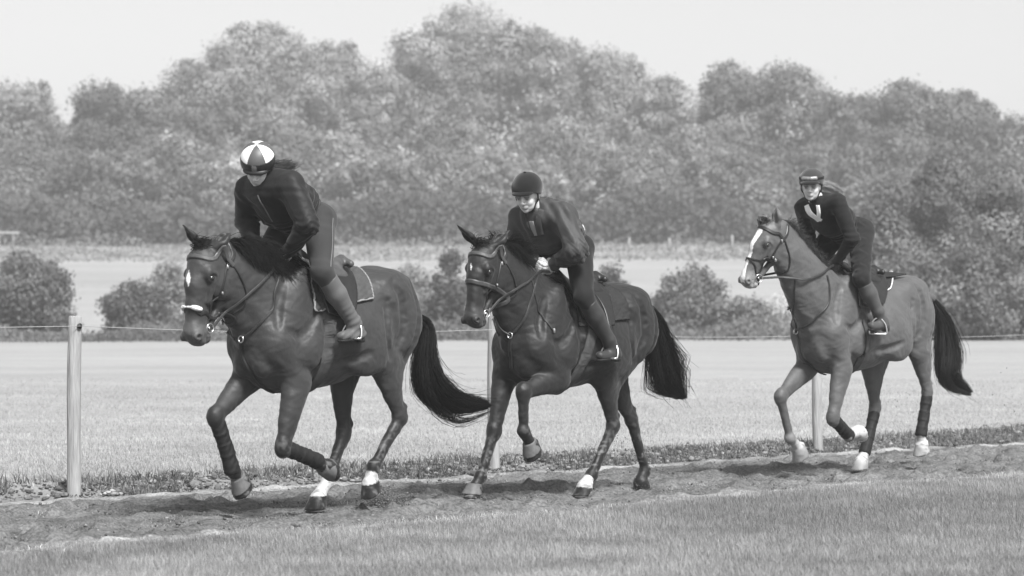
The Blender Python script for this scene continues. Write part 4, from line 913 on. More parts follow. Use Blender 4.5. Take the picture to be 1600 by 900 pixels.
def make_tack(ctx, c):
    f = ctx['f']; H = ctx['H']; u0 = ctx['u0']; hs = ctx['hs']; R = lambda x, y: f.raypix(x, y, u0)
    who = c['who']
    # --- bridle
    br = like(ctx, "bridle", c['bridle_label'], "bridle", "bridles")
    def loop(x0, x1, a0, a1, n=26):   # ring round the head; angle 0 = front
        a = np.radians(np.linspace(a0, a1, n)); t = np.abs(a)/math.pi
        return np.array([H(x0+(x1-x0)*tt, -.06+.17*math.cos(q), .15*math.sin(q)) for q, tt in zip(a, t)])
    xb = c.get('xb', .095)
    mesh_obj("browband", *strap_on(f, loop(xb, xb+.02, -112, 112), 34, .026, .006), c.get('browmat', M_leather_mid), br)
    mesh_obj("headpiece", *strap_on(f, [H(.10, -.10, -.11), H(.02, -.13, -.09), H(-.02, -.12, 0), H(.02, -.13, .09), H(.10, -.10, .11)], 24, .026, .006), M_leather, br)
    for s in (-1, 1):
        mesh_obj("cheekpiece", *strap_on(f, [H(.10, -.095, s*.12), H(.22, -.085, s*.12), H(.36, -.085, s*.10), H(.485, -.085, s*.08)], 26, .016, .006), M_leather, br)
        mesh_obj("throatlash", *strap_on(f, [H(.09, -.12, s*.12), H(.20, -.20, s*.11), H(.28, -.25, s*.05), H(.30, -.27, 0)], 18, .013, .005), M_leather, br)
        q, g = f.snap([H(.115, -.095, s*.12)], .010); mesh_obj("buckle", *bl(q[0], (.018, .01, .022)), M_metal, br)
        q, g = f.snap([H(.30, -.088, s*.12)], .010); mesh_obj("buckle", *bl(q[0], (.014, .01, .016)), M_metal, br)
        ctr = H(.50, -.085, s*.066); ctr = f.snap([ctr], .012)[0][0]; an = np.linspace(0, 2*np.pi, 25)[:-1]; rr = c.get('ring', .027)
        P = np.array([ctr+ctx['d']*math.cos(a)*rr+ctx['n']*math.sin(a)*rr+ctx['lat']*s*.006 for a in an]); v, q = tube_mesh(P, .0036, 8, True); mesh_obj("bit_ring", v, q, M_metal, br)
        ctx.setdefault('bit', {})[s] = ctr
    mesh_obj("mouthpiece", *tube_mesh([ctx['bit'][-1], H(.49, -.085, 0), ctx['bit'][1]], .007, 8), M_metal, br)
    nb = c.get('noseband')
    if nb == 'plain':
        mesh_obj("noseband", *strap_on(f, loop(c['xn'], c['xn']+.03, -180, 180, 44), 52, .030, .006), M_leather_mid, br)
    if nb == 'fluffy':
        mesh_obj("noseband", *strap_on(f, loop(c['xn'], c['xn']+.05, -180, 180, 44), 52, .024, .006), M_leather, br)
        e = Field()
        Q, G = f.snap([H(c['xn'], -.06+.17*math.cos(a), .15*math.sin(a)) for a in np.radians(np.linspace(-62, 62, 13))], .012)
        for i, (p, q) in enumerate(zip(Q[:-1], Q[1:])):
            if i in (3, 4, 5, 6, 7, 8): continue
            e.cone(p, q, .013, .013, .01)
        e.cone(Q[4], Q[8], .007, .007, .01); v, q = e.mesh(.004, lambda p: .003*np.sin(p[:, 0]*700)*np.sin(p[:, 1]*640+p[:, 2]*500)); mesh_obj("noseband_sleeve", v, q, M_fluff, br)
    if nb == 'grackle':
        for s in (-1, 1):
            mesh_obj("noseband", *strap_on(f, [H(.315, -.12, s*.12), H(.34, -.06, s*.10), H(.375, -.0, s*.06), H(.39, .06, s*.0)], 22, .014, .006), M_leather, br)
            mesh_obj("noseband", *strap_on(f, [H(.39, .06, 0), H(.42, .0, s*.07), H(.47, -.06, s*.09), H(.53, -.13, s*.05), H(.55, -.15, 0)], 24, .014, .006), M_leather, br)
            q, g = f.snap([H(.315, -.12, s*.12)], .010); mesh_obj("buckle", *bl(q[0], (.022, .012, .022)), M_metal, br)
    for s in (-1, 1):
        B = ctx['bit'][s]; hand = c['hands'][s]; hand = pix(*hand, u0) if True else hand
        pts = [B+A3(-.02, 0, 0)]
        for m in (c.get('reinmid', []) if s == 1 else []): pts.append(R(m[0], m[1])+A3(0, .02, 0))
        if len(pts) == 1:
            mid = (B+hand)/2; mid[1] += s*.09; mid[2] -= .02; pts.append(mid)
        pts.append(hand); n = 40; Q = spline(pts, n); D = f.exact(Q); G = f.grad(Q); Q = Q+G*np.clip(.012-D, 0, .1)[:, None]; Q[1:-1] = (Q[:-2]+Q[2:]+2*Q[1:-1])/4
        mesh_obj("rein", *strap_mesh(Q, np.tile(A3(.1, 1, .2), (n, 1)), .017, .005), M_rein, br)
    Q = spline([pix(*c['hands'][1], u0), pix(*c['reinend'], u0), pix(*c['hands'][-1], u0)], 30); Q2, G = f.snap(Q, .012); D = f.exact(Q); Q = np.where((D < .012)[:, None], Q2, Q)
    mesh_obj("rein", *strap_mesh(Q, np.tile(A3(.1, 1, .2), (30, 1)), .017, .005), M_rein, br)
    # --- breastplate / martingale
    bp = like(ctx, "martingale", c['mart_label'], "martingale", "martingales")
    P = np.array([R(*q) for q in c['neckstrap']]); 
    for s in (1, -1):
        Q = P.copy(); Q[:, 1] = np.abs(Q[:, 1])*s if s == -1 else Q[:, 1]
        mesh_obj("neck_strap", *strap_on(f, Q, 46, .018, .006), M_rein, bp)
    j = P[-1]; mesh_obj("ring", *tube_mesh(np.array([j+A3(.012, .004, 0)+A3(0, math.cos(a), math.sin(a))*.02 for a in np.linspace(0, 2*np.pi, 17)[:-1]]), .004, 6, True), M_metal, bp)
    P = [R(*q) for q in c['cheststrap']]; mesh_obj("chest_strap", *strap_on(f, P, 30, .024, .007), M_rein, bp)
    for k, extra in enumerate(c.get('extrastraps', [])):
        P = np.array([R(*q) for q in extra]); mesh_obj("martingale_strap", *strap_on(f, P, 30, .012, .005), M_rein, bp)
        mesh_obj("buckle", *bl(f.snap([P[-1]], .012)[0][0], (.02, .012, .03)), M_metal, bp)
    # --- saddle cloth
    sc = like(ctx, "saddle_cloth", c['cloth_label'], "saddle cloth", "saddle cloths")
    V, F, rim, G = sheet(ctx, c['cloth'], .004, .012, 44, 96, quilt=c.get('quilt', 7)); mesh_obj("quilted_panel", V, F, c.get('clothmat', M_pad_grey), sc)
    mesh_obj("binding", *tube_mesh(rim, .0065, 6, True), c.get('bindmat', M_pad_grey), sc)
    if 'wpad' in c:
        V, F, rim, G = sheet(ctx, c['wpad'], .030, .014, 14, 40); mesh_obj('wither_pad', V, F, M_pad_white, sc)
    # --- saddle
    sd = like(ctx, "saddle", c['saddle_label'], "saddle", "saddles")
    for s in (1, -1):
        V, F, rim, G = sheet(ctx, c['flap'], .022, .010, 22, 34, half=s); 
        mesh_obj("flap", V, F if s == 1 else [q[::-1] for q in F], M_leather, sd)
        if c.get('flap2'):
            V, F, rim, G = sheet(ctx, c['flap2'], .034, .008, 14, 30, half=s); mesh_obj("knee_panel", V, F if s == 1 else [q[::-1] for q in F], c.get('flapmat', M_leather), sd)
    uf = R(*c['flap'][0])[0]-.0; ur = to_phi(R(*c['flap'][1]))[0]-.02; uf, ur = pix(*c['seat'][0], 0, u0)[0], pix(*c['seat'][1], 0, u0)[0]; tp = radial(ctx, np.linspace(uf, ur, 7), np.zeros(7), .0)
    e = Field(); hh = [.045, .030, .022, .022, .032, .055, .075]; wd = [.040, .042, .048, .056, .062, .060, .045]
    for i in range(6): e.cone(tp[i]+A3(0, 0, hh[i]), tp[i+1]+A3(0, 0, hh[i+1]), wd[i]*.8, wd[i+1]*.8, .03, None, 1.7)
    e.cone(tp[6]+A3(-.02, -.09, .065), tp[6]+A3(-.03, 0, .095), .022, .026, .02); e.cone(tp[6]+A3(-.03, 0, .095), tp[6]+A3(-.02, .09, .065), .026, .022, .02)
    e.cone(tp[0]+A3(.01, -.06, .03), tp[0]+A3(.0, 0, .075), .022, .024, .02); e.cone(tp[0]+A3(0, 0, .075), tp[0]+A3(.01, .06, .03), .024, .022, .02)
    for s in (-1, 1): e.cone(tp[1]+A3(0, s*.09, -.03), tp[5]+A3(0, s*.10, -.01), .035, .04, .04)
    v, q = e.mesh(.006); mesh_obj("seat", v, q, c.get('seatmat', M_leather), sd)
    a = R(*c['girth'][0]); b = R(*c['girth'][1]); ua, pa = to_phi(a); ub, pb = to_phi(b); ph = np.linspace(pa, 2*np.pi-pa, 60); uu_ = np.interp(np.minimum(ph, 2*np.pi-ph), [pa, pb, np.pi], [ua, ub, ub])
    Q = radial(ctx, uu_, ph, .006); G = f.grad(Q); Tn = np.gradient(Q, axis=0); mesh_obj("girth", *strap_mesh(Q, G, .085, .012), M_web, sd)
    for s in (1, -1):
        st = c['stirrup']; B = pix(*st['pos'], u0); B = A3(B[0], s*abs(B[1]), B[2]); top = to_phi(R(*c['leather'])); Pt = radial(ctx, [top[0]], [top[1]*s], .045)[0]
        w = st.get('w', .062); h = .125; yaw = math.radians(st.get('yaw', 35))*s; ax = A3(-math.sin(yaw), math.cos(yaw), 0)*1.0; tl = A3(*st.get('tilt', (-.05, 0, 1))); tl = nrm(tl)
        arch = [B+ax*w*x+tl*z for x, z in ((-1, 0), (-1.02, .03), (-.85, .075), (-.4, .115), (0, .125), (.4, .115), (.85, .075), (1.02, .03), (1, 0))]
        so = like(ctx, "stirrup", "x", "stirrup") if False else None
        parts = [tube_mesh(spline(arch, 30), .0062, 8), strap_mesh(spline([B-ax*w*1.02, B, B+ax*w*1.02], 8), np.tile(tl, (8, 1)), .034, .008)]
        mesh_obj("stirrup", *join(parts), M_metal, sd)
        Q = spline([Pt, (Pt+B+tl*.12)/2+A3(0, s*.02, 0), B+tl*.125], 14); D = f.exact(Q); G = f.grad(Q); Q = Q+G*np.clip(.045-D, 0, .1)[:, None]; mesh_obj("stirrup_leather", *strap_mesh(Q, np.tile(A3(.2, s, .1), (14, 1)), .025, .006), c.get('leathermat', M_leather), sd)
    ctx['sd'] = sd; ctx['stirB'] = pix(*c['stirrup']['pos'], u0)

make_tack(H1, dict(who=1, wpad=[(458, 400), (500, 405), (492, 440), (480, 428)], seat=((452, 400), (528, 412)), bindmat=mat('pale_binding', .2, rough=.85), bridle_label="bridle with pale padded noseband on the leading dark bay horse", mart_label="dark neck strap and martingale on the leading dark bay horse",
    cloth_label="pale edged quilted saddle cloth on the leading dark bay horse", saddle_label="worn exercise saddle under the rider in the striped cap",
    xb=.085, noseband='fluffy', xn=.42, hands={1: (444, 402, .10), -1: (412, 392, -.10)}, reinmid=[(352, 485), (400, 447)], reinend=(470, 420, .0),
    neckstrap=[(436, 410), (431, 450), (426, 480), (408, 503), (378, 530)], cheststrap=[(378, 530), (378, 552), (392, 582), (428, 612)], extrastraps=[[(378, 530), (356, 520), (345, 505)]],
    cloth=[(458, 402), (548, 418), (581, 468), (489, 486)], flap=[(462, 408), (535, 420), (548, 500), (505, 495)], flap2=[(455, 408), (480, 412), (520, 488), (497, 474)], flapmat=M_pad_grey,
    girth=[(514, 500), (492, 598)], leather=(500, 420), stirrup=dict(pos=(548, 530, .33), yaw=25, tilt=(-.25, 0, 1)), seatmat=M_leather_mid, leathermat=M_leather_mid))
make_tack(H2, dict(who=2, seat=((868, 425), (926, 438)), bridle_label="bridle with plain grey noseband on the very dark middle horse", mart_label="neck strap and martingale on the very dark middle horse",
    cloth_label="dark quilted saddle cloth on the very dark middle horse", saddle_label="dark saddle under the rider in the black velvet hat",
    xb=.085, noseband='plain', xn=.33, hands={1: (845, 423, .06), -1: (826, 420, -.06)}, reinmid=[(779, 467), (806, 450)], reinend=(868, 425, .03),
    neckstrap=[(850, 415), (838, 440), (830, 468), (818, 500), (798, 524)], cheststrap=[(798, 524), (797, 550), (799, 575)], extrastraps=[[(830, 436), (838, 470), (850, 498), (864, 517)], [(798, 524), (782, 512), (774, 495)]],
    cloth=[(872, 420), (930, 442), (980, 500), (905, 510)], clothmat=M_pad_dark, bindmat=M_pad_dark, quilt=8, flap=[(872, 428), (925, 445), (955, 510), (915, 512)], flap2=[(868, 424), (893, 432), (922, 506), (903, 500)],
    girth=[(925, 512), (893, 592)], leather=(905, 440), stirrup=dict(pos=(950, 561, .33), yaw=20, tilt=(-.35, 0, 1)), leathermat=M_leather))
make_tack(H3, dict(who=3, seat=((1305, 415), (1362, 428)), bridle_label="bridle with crossed noseband on the chestnut horse", mart_label="thin martingale and neck strap on the chestnut horse",
    cloth_label="dark saddle cloth with white edge on the chestnut horse", saddle_label="light race exercise saddle under the rider with goggles",
    xb=.075, browmat=M_leather, noseband='grackle', ring=.03, hands={1: (1303, 414, .10), -1: (1280, 412, -.10)}, reinmid=[(1225, 433), (1262, 436)], reinend=(1325, 432, .0),
    neckstrap=[(1292, 430), (1296, 455), (1294, 475), (1275, 496), (1244, 518)], cheststrap=[(1244, 518), (1250, 540), (1262, 566), (1290, 584)], extrastraps=[[(1242, 437), (1241, 470), (1242, 500), (1244, 518)], [(1244, 518), (1231, 500), (1226, 484)]],
    cloth=[(1312, 420), (1376, 432), (1390, 452), (1342, 478)], clothmat=M_pad_dark, bindmat=M_pad_white, quilt=0, flap=[(1312, 424), (1368, 434), (1378, 478), (1340, 486)], flap2=[(1308, 422), (1330, 428), (1358, 486), (1340, 480)],
    girth=[(1352, 500), (1338, 570)], leather=(1335, 440), stirrup=dict(pos=(1372, 522, .35), yaw=40, tilt=(.0, 0, 1), w=.066)))
# ------------------------------------------------------------------ riders
M_skin = mat("skin", attr="tone", rough=.5, spec=.3, noise=(30, .06), bump=(200, .08, .002))
M_hum_hair = mat("hair", .03, rough=.5, spec=.35, noise=(30, .3)); M_hum_fair = mat("fair_hair", .25, rough=.5, spec=.35, noise=(30, .3))
def cloth(name, tone, rough=.75, spec=.2, bump=(55, .35, .006)): return mat(name, tone, rough=rough, spec=spec, noise=(7, .18, 5), bump=bump, sheen=.1)

def hand_prims(f, W, dr, up, inn, infl=0., tone=None):
    q = lambda a, b, c_: W+dr*a+up*b+inn*c_
    R = [dr, up, inn]; f.ell(q(.045, 0, .006), (.048+infl, .042+infl, .019+infl), .012, tone, R); f.cone(q(-.03, 0, 0), q(.02, 0, .002), .029+infl, .030+infl, .02, tone, .8, latdir=inn)
    for i, (o, L) in enumerate(zip((.030, .010, -.010, -.029), (1.0, 1.08, 1.0, .82))):
        a = q(.078, o, .006); b = q(.078+.022*L, o, .022*L); c_ = q(.078+.012*L, o, .046*L); d = q(.055, o-.002, .050*L); r = .0112+infl*.8 if i < 3 else .0098+infl*.8
        f.cone(q(.04, o*.8, .006), a, r, r+.001, .006, tone); f.cone(a, b, r+.0008, r*.96, .004, tone); f.cone(b, c_, r*.96, r*.9, .004, tone); f.cone(c_, d, r*.9, r*.8, .004, tone)
    f.cone(q(.012, .026, .012), q(.050, .046, .020), .014+infl, .0125+infl, .010, tone); f.cone(q(.050, .046, .020), q(.082, .040, .036), .0125+infl, .0098+infl, .004, tone)

def make_person(ctx, c):
    u0 = ctx['u0']; P = lambda k: pix(*c[k], u0); root = like(ctx, "person", c['label'], "person")
    mir = lambda p: A3(p[0], -p[1], p[2])
    J = {k: P(k) for k in ('hipL', 'kneeL', 'ankL', 'toeL', 'heelL', 'shL', 'shR', 'elL', 'elR', 'wrL', 'wrR', 'head')}
    J['hipR'], J['kneeR'], J['ankR'], J['toeR'], J['heelR'] = [mir(J[k]) for k in ('hipL', 'kneeL', 'ankL', 'toeL', 'heelL')]
    if 'kneeR' in c: J['kneeR'] = P('kneeR')
    pel = (J['hipL']+J['hipR'])/2; S = (J['shL']+J['shR'])/2; up = nrm(S-pel); lt = nrm(J['shL']-J['shR']); lt = nrm(lt-(lt@up)*up); fr = np.cross(lt, up)   # chest-front direction
    if fr[2] > 0: fr = -fr
    Lt = np.linalg.norm(S-pel); sk = c.get('skin', .52); hc = J['head']; hsz = c.get('hsz', 1.0)
    ya, pi_ = math.radians(c['face'][0]), math.radians(c['face'][1]); fw = A3(math.cos(ya)*math.cos(pi_), math.sin(ya)*math.cos(pi_), -math.sin(pi_)); ll = nrm(np.cross(A3(0, 0, 1), fw)); hu = np.cross(fw, ll)
    ro = math.radians(c['face'][2] if len(c['face']) > 2 else 0); ll, hu = ll*math.cos(ro)+hu*math.sin(ro), hu*math.cos(ro)-ll*math.sin(ro)
    Q = lambda a, b, z: hc+(fw*a+ll*b+hu*z)*hsz
    RH = [fw, ll, hu]; E = lambda f, ce, r, k=.015, t=None, sub=False: f.ell(Q(*ce), np.array(r)*hsz, k, t, RH, sub)
    # body, one surface: head, neck, trunk, arms with hands, legs
    f = Field()
    E(f, (-.012, 0, .03), (.092, .073, .082), .03); E(f, (.028, 0, -.03), (.058, .056, .078), .03); E(f, (.034, 0, -.075), (.046, .043, .034), .025); E(f, (.066, 0, -.098), (.016, .018, .014), .015)
    for s in (-1, 1):
        E(f, (.056, s*.032, -.036), (.026, .022, .024), .018); E(f, (0, s*.072, -.018), (.018, .010, .030), .008)
        E(f, (.094, s*.030, -.004), (.014, .016, .010), .010, None, True); E(f, (.078, s*.030, -.006), (.013, .014, .011), .004, .30); E(f, (.089, s*.030, -.007), (.004, .0065, .0045), .001, .02)
        f.cone(Q(.086, s*.014, .013), Q(.078, s*.050, .012), .0075*hsz, .006*hsz, .010, .30); f.cone(Q(.0905, s*.018, .004), Q(.082, s*.046, .002), .003, .0025, .004, .05)
        E(f, (.093, s*.011, -.040), (.010, .007, .006), .008)
    f.cone(Q(.086, 0, .004), Q(.105, 0, -.034), .007*hsz, .0085*hsz, .010, None)
    f.cone(Q(.084, -.020, -.067), Q(.0895, 0, -.064), .0042, .0052, .010, .30); f.cone(Q(.0895, 0, -.064), Q(.084, .020, -.067), .0052, .0042, .010, .30); f.cone(Q(.087, -.012, -.074), Q(.087, .012, -.074), .0055, .0055, .010, .30)
    f.cone(Q(.094, -.019, -.0695), Q(.096, .0, -.0692), .0018, .0018, .003, None, sub=True); f.cone(Q(.094, .019, -.0695), Q(.096, .0, -.0692), .0018, .0018, .003, None, sub=True)
    nb = S+up*.055-fr*.005; f.cone(Q(-.02, 0, -.05), nb, .050, .058, .03, None); f.cone(nb, S+up*.0, .056, .07, .03, None)
    f.cone(pel+up*.1, S-up*.04, .095, .105, .05, None, 1.35, latdir=lt); f.cone(J['shL'], J['shR'], .048, .048, .04, None); f.cone(J['hipL'], J['hipR'], .095, .095, .05, None)
    for s in 'LR':
        sg = 1 if s == 'L' else -1
        f.cone(J['sh'+s], J['el'+s], .044, .034, .02, None); f.cone(J['el'+s], J['wr'+s], .035, .024, .02, None)
        f.cone(J['hip'+s], J['knee'+s], .078, .048, .03, None); f.cone(J['knee'+s], J['ank'+s], .046, .032, .02, None); f.cone(J['heel'+s], J['toe'+s], .024, .022, .02, None, .9); f.cone(J['ank'+s], J['heel'+s], .032, .028, .02, None)
        dr = nrm(J['wr'+s]-J['el'+s]); dr = nrm(dr+A3(.35, 0, -.1)); hup = nrm(A3(0, 0, 1)+A3(0, -sg*.25, 0)); hup = nrm(hup-(hup@dr)*dr); inn = np.cross(hup, dr); inn = inn*(1 if inn@A3(0, -sg, 0) > 0 else -1)
        c['h'+s] = (J['wr'+s], dr, hup, inn); 
        if not c.get('glove'): hand_prims(f, J['wr'+s], dr, hup, inn)
        else: f.cone(J['wr'+s], J['wr'+s]+dr*.05, .02, .018, .01, None)
    V, F = f.mesh(.0048); T_ = f.tones(V, sk, .0035); mesh_obj("body", V, F, M_skin, root, attrs={"tone": T_})
    # jacket
    g = Field(); pf = c.get('puff', .02)
    fo = c.get('fo', 0.); g.cone(pel+up*.06+fr*fo, pel+up*Lt*.55+fr*(fo+.01), .112+pf, .120+pf, .05, None, 1.22, latdir=lt); g.cone(pel+up*Lt*.55+fr*(fo+.01), S-up*.02+fr*fo*.5, .118+pf, .098+pf, .05, None, 1.38, latdir=lt)
    g.cone(J['shL']-lt*.015, J['shR']+lt*.015, .060+pf*.4, .060+pf*.4, .06, None); g.cone(S+up*.02, nb-up*.005, .082, .068, .03, None, 1.1, latdir=lt)
    col = nb+(Q(-.02, 0, -.05)-nb)*.30; g.cone(nb, col, .070, .066, .01, None)
    for s in 'LR':
        a, b, w = J['sh'+s], J['el'+s], J['wr'+s]; g.cone(a, b, .062+pf*.7, .050+pf*.6, .03, None); g.cone(b, w+(b-w)*.04, .052+pf*.6, .034+pf*.3, .02, None); d = nrm(w-b); g.cone(w-d*.02, w+d*.006, .036+pf*.3, .035+pf*.3, .006, None)
        g.cone(w+d*.012, w+d*.10, .030, .03, .004, None, sub=True)
    g.cone(col, Q(-.02, 0, -.05), .060, .064, .004, None, sub=True)
    hem = pel+up*c.get('hem', .05); g.add(lambda X: (X-hem)@up, hem-.3, hem+.3, .006, None, True)
    rs = np.random.default_rng(c['seed']); Fq = [(rs.normal(size=3)*22, rs.normal(size=3)*60, rs.uniform(0, 6)) for _ in range(5)]
    def wr(X, am=c.get('wrk', .0045)):
        o = np.zeros(len(X))
        for a, b, ph in Fq: o += np.sin(X@b*.42+2.6*np.sin(X@a*.6+ph))
        o = am*o/2.2; fa = c.get('fold', .0065)
        for s in 'LR':
            for (p, dd, rr_) in ((J['el'+s], nrm(J['wr'+s]-J['sh'+s]), .075), (J['sh'+s]-up*.05, nrm(J['el'+s]-J['sh'+s]+up*.1), .06)):
                r2 = ((X-p)**2).sum(-1)/rr_**2; o = o+fa*np.sin((X-p)@dd*150+3*np.sin(X@Fq[0][1]*.5))*np.exp(-r2)
        h_ = (X-pel)@up; o = o+fa*.8*np.sin(h_*120+2.5*np.sin(X@Fq[1][0]*.7))*np.exp(-((h_-.13)/.06)**2)
        return o
    V, F = g.mesh(.0055, wr); mesh_obj("jacket", V, F, c['jm'], root)
    # breeches
    b_ = Field(); b_.cone(J['hipL']*.85+J['hipR']*.15, J['hipR']*.85+J['hipL']*.15, .108, .108, .05, None); b_.cone(pel, pel+up*.16+fr*.0, .118, .115, .05, None, 1.15, latdir=lt)
    for s in 'LR':
        hp, kn, an = J['hip'+s], J['knee'+s], J['ank'+s]; sg = 1 if s == 'L' else -1
        b_.ell(hp-fr*.035-up*.025, (.088, .08, .088), .05); b_.cone(hp, kn, .106, .066, .04, None); b_.ell(kn+A3(.008, 0, 0), (.060, .056, .062), .03); b_.cone(kn, kn+(an-kn)*.30, .060, .058, .02, None)
    b_.add(lambda X: -((X-(pel+up*.15))@up), pel+up*.15-.25, pel+up*.15+.25, .006, None, True)
    V, F = b_.mesh(.0055, lambda X: wr(X, .0022)); mesh_obj("breeches", V, F, c['bm'], root)
    if c.get('seam'):
        hp, kn = J['hipL'], J['kneeL']; mesh_obj("seam", *strap_on(b_, [hp+A3(-.02, .12, .02), (hp+kn)/2+A3(-.01, .1, 0), kn+A3(0, .08, .03)], 24, .007, .002), c['seam'], root)
    if 'shirt' in c:
        e = Field(); e.cone(pel+up*.05, pel+up*.12+fr*.01, .132, .128, .03, None, 1.2, latdir=lt); 
        for sg in (1, -1): e.add(lambda X, sg=sg: (sg*((X-(pel+up*(.085)))@up)-.020), pel-.4, pel+.4, .004, None, True) if False else None
        e.add(lambda X: .028-np.abs((X-(pel+up*.09))@up)*1.0, pel-.35, pel+.35, .004, None, True) if False else None
        V, F = e.mesh(.006); V, F = V, F; mesh_obj("shirt", V, F, c['shirt'], root)
    # boots
    for s in 'LR':
        e = Field(); kn, an, to, he = J['knee'+s], J['ank'+s], J['toe'+s], J['heel'+s]; tp = kn+(an-kn)*.10; ax = nrm(an-kn); ft = nrm(to-he)
        e.cone(tp, kn+(an-kn)*.45, .062, .063, .02, None); e.cone(kn+(an-kn)*.45, an, .063, .043, .02, None); e.cone(an, he+(to-he)*.35, .044, .042, .02, None); e.cone(an, he, .042, .036, .02, None)
        e.cone(he+(to-he)*.1, to, .036, .030, .02, None, 1.05)
        e.add(lambda X: (X-(tp+ax*.02))@ax, tp-.1, tp+.1, .005, None, True)
        dn = nrm(np.cross(ft, A3(0, 1, 0))); dn = dn if dn[2] < 0 else -dn; so = to+dn*.024
        e.add(lambda X: -((X-so)@dn), np.minimum(to, he)-.08, np.maximum(to, he)+.08, .004, None, True)
        bo = mesh_obj("boot", *e.mesh(.005, lambda X: .0022*np.sin((X@ax)*c.get('brf', 150)+2*np.sin(X[:, 1]*40))*np.clip(((X-kn)@ax)/np.linalg.norm(an-kn)*1.6-.75, 0, 1)), c['bootm'], root)
        e = Field(); e.cone(he+dn*.020, to+dn*.018, .029, .031, .01, None, 1.0); e.ell(he+dn*.034, (.028, .030, .03), .01)
        e.add(lambda X: (X-so)@dn+.001, np.minimum(to, he)-.1, np.maximum(to, he)+.1, .003, None, True); e.add(lambda X: .014+.014*((X-he)@ft < .035)-((X-so)@dn), np.minimum(to, he)-.1, np.maximum(to, he)+.1, .003, None, True)
        mesh_obj("sole", *e.mesh(.005), M_sole, bo)
        if c.get('glove'):
            e = Field(); hand_prims(e, *c['h'+s], infl=.0045); mesh_obj("glove", *e.mesh(.0032), c['glove'], root)
    # helmet
    e = Field(); hr = c.get('helm', (.118, .100, .098)); E(e, (-.012, 0, .040), hr, .02)
    co = c.get('cut', 0.)
    def cut(X): q = (X-Q(0, 0, co))/hsz; a = q@fw; return -(q@hu)+np.interp(a, [-.12, -.03, .05, .1], [-.035, -.012, .020, .028])
    e.add(lambda X: -cut(X)*.9, hc-.25, hc+.25, .006, None, True)
    V, F = e.mesh(.0042)
    q = (V-Q(-.012, 0, .04))/hsz; az = np.degrees(np.arctan2(q@ll, q@fw)); zz = q@hu; tn = np.full(len(V), c.get('ht', .012))
    if c.get('panels'):
        pn = np.floor((az-c['panels'])/60).astype(int) % 2; tn = np.where(pn == 0, .075, .72); tn = np.where(zz < .032, .011, tn); tn = np.where((zz < .030) & (np.abs(az-c['panels']-22) < 7), .13, tn)
    he_ = mesh_obj("helmet", V, F, c['hm'], root, attrs={"tone": tn})
    if c.get('button'): e = Field(); E(e, (-.012, 0, .04+hr[2]), (.012, .012, .007), .002); mesh_obj("button", *e.mesh(.003), c['hm'], he_, attrs=None)
    e = Field(); pk = c.get('peak', .045); E(e, (.070, 0, .027+co), (.04+pk, .078, .030), .01); E(e, (.060, 0, .010+co), (.06+pk, .09, .022), .008, None, True)
    e.add(lambda X: (X-Q(.045, 0, 0))@fw, hc-.25, hc+.25, .004, None, True)
    E(e, (-.012, 0, .030), np.array(hr)*.93, .004, None, True)
    V, F = e.mesh(.0035); mesh_obj("peak", V, F, c['hm'], he_, attrs={"tone": np.full(len(V), .012)})
    for s in (-1, 1):
        mesh_obj("chin_strap", *strap_on(f, [Q(.012, s*.085, .012), Q(.018, s*.082, -.04), Q(.030, s*.05, -.095), Q(.034, 0, -.118)], 18, .013, .004), M_strap, he_)
    if c.get('goggles'):
        e = Field(); gz = .066
        for s in (-1, 1): e.cone(Q(.104, s*.012, gz), Q(.088, s*.048, gz), .017, .018, .01)
        mesh_obj("goggles", *e.mesh(.0035), M_lens, he_); an = np.radians(np.linspace(30, 330, 40)); mesh_obj("goggle_strap", *strap_mesh(np.array([Q(-.012+hr[0]*.97*math.cos(a), hr[1]*.97*math.sin(a), gz-.004) for a in an]), np.array([fw*math.cos(a)+ll*math.sin(a) for a in an]), .022, .004), M_strap, he_)
    # hair
    hp = c['hair']; n = hp['n']; ss = np.linspace(0, 1, 9); ctl = np.array([Q(*q) for q in hp['path']]); cen = spline(ctl, 9); rad = hp['r']
    a = rng.normal(0, 1, (n, 1, 3))*rad*np.interp(ss, [0, .4, 1], [.5, 1, .8])[None, :, None]; L_ = rng.uniform(.6, 1.0, n); Qs = cen[None]+a+rng.normal(0, .002, (n, 9, 3)); Qs = Qs[:, :1]+(Qs-Qs[:, :1])*L_[:, None, None]
    v, q = strands(Qs, rng.uniform(.001, .002, n)); mesh_obj("hair", v, q, hp['m'], root, smooth=False)
    if c.get('collar'):
        e = Field(); 
    ctx['Q'] = Q; ctx['J'] = J; ctx['g'] = g; ctx['person'] = root; ctx['body'] = dict(pel=pel, S=S, up=up, lt=lt, fr=fr, nb=nb, Lt=Lt)
    return root
M_sole = mat("boot_sole", .02, rough=.8); M_strap = mat("strap", .01, rough=.6); M_lens = mat("goggle_lens", .16, rough=.12, spec=.7)
M_cap = mat("cap_silk", attr="tone", rough=.45, spec=.35, bump=(30, .12, .004)); M_velvet = mat("black_velvet", attr="tone", rough=.95, spec=.05, sheen=.25)
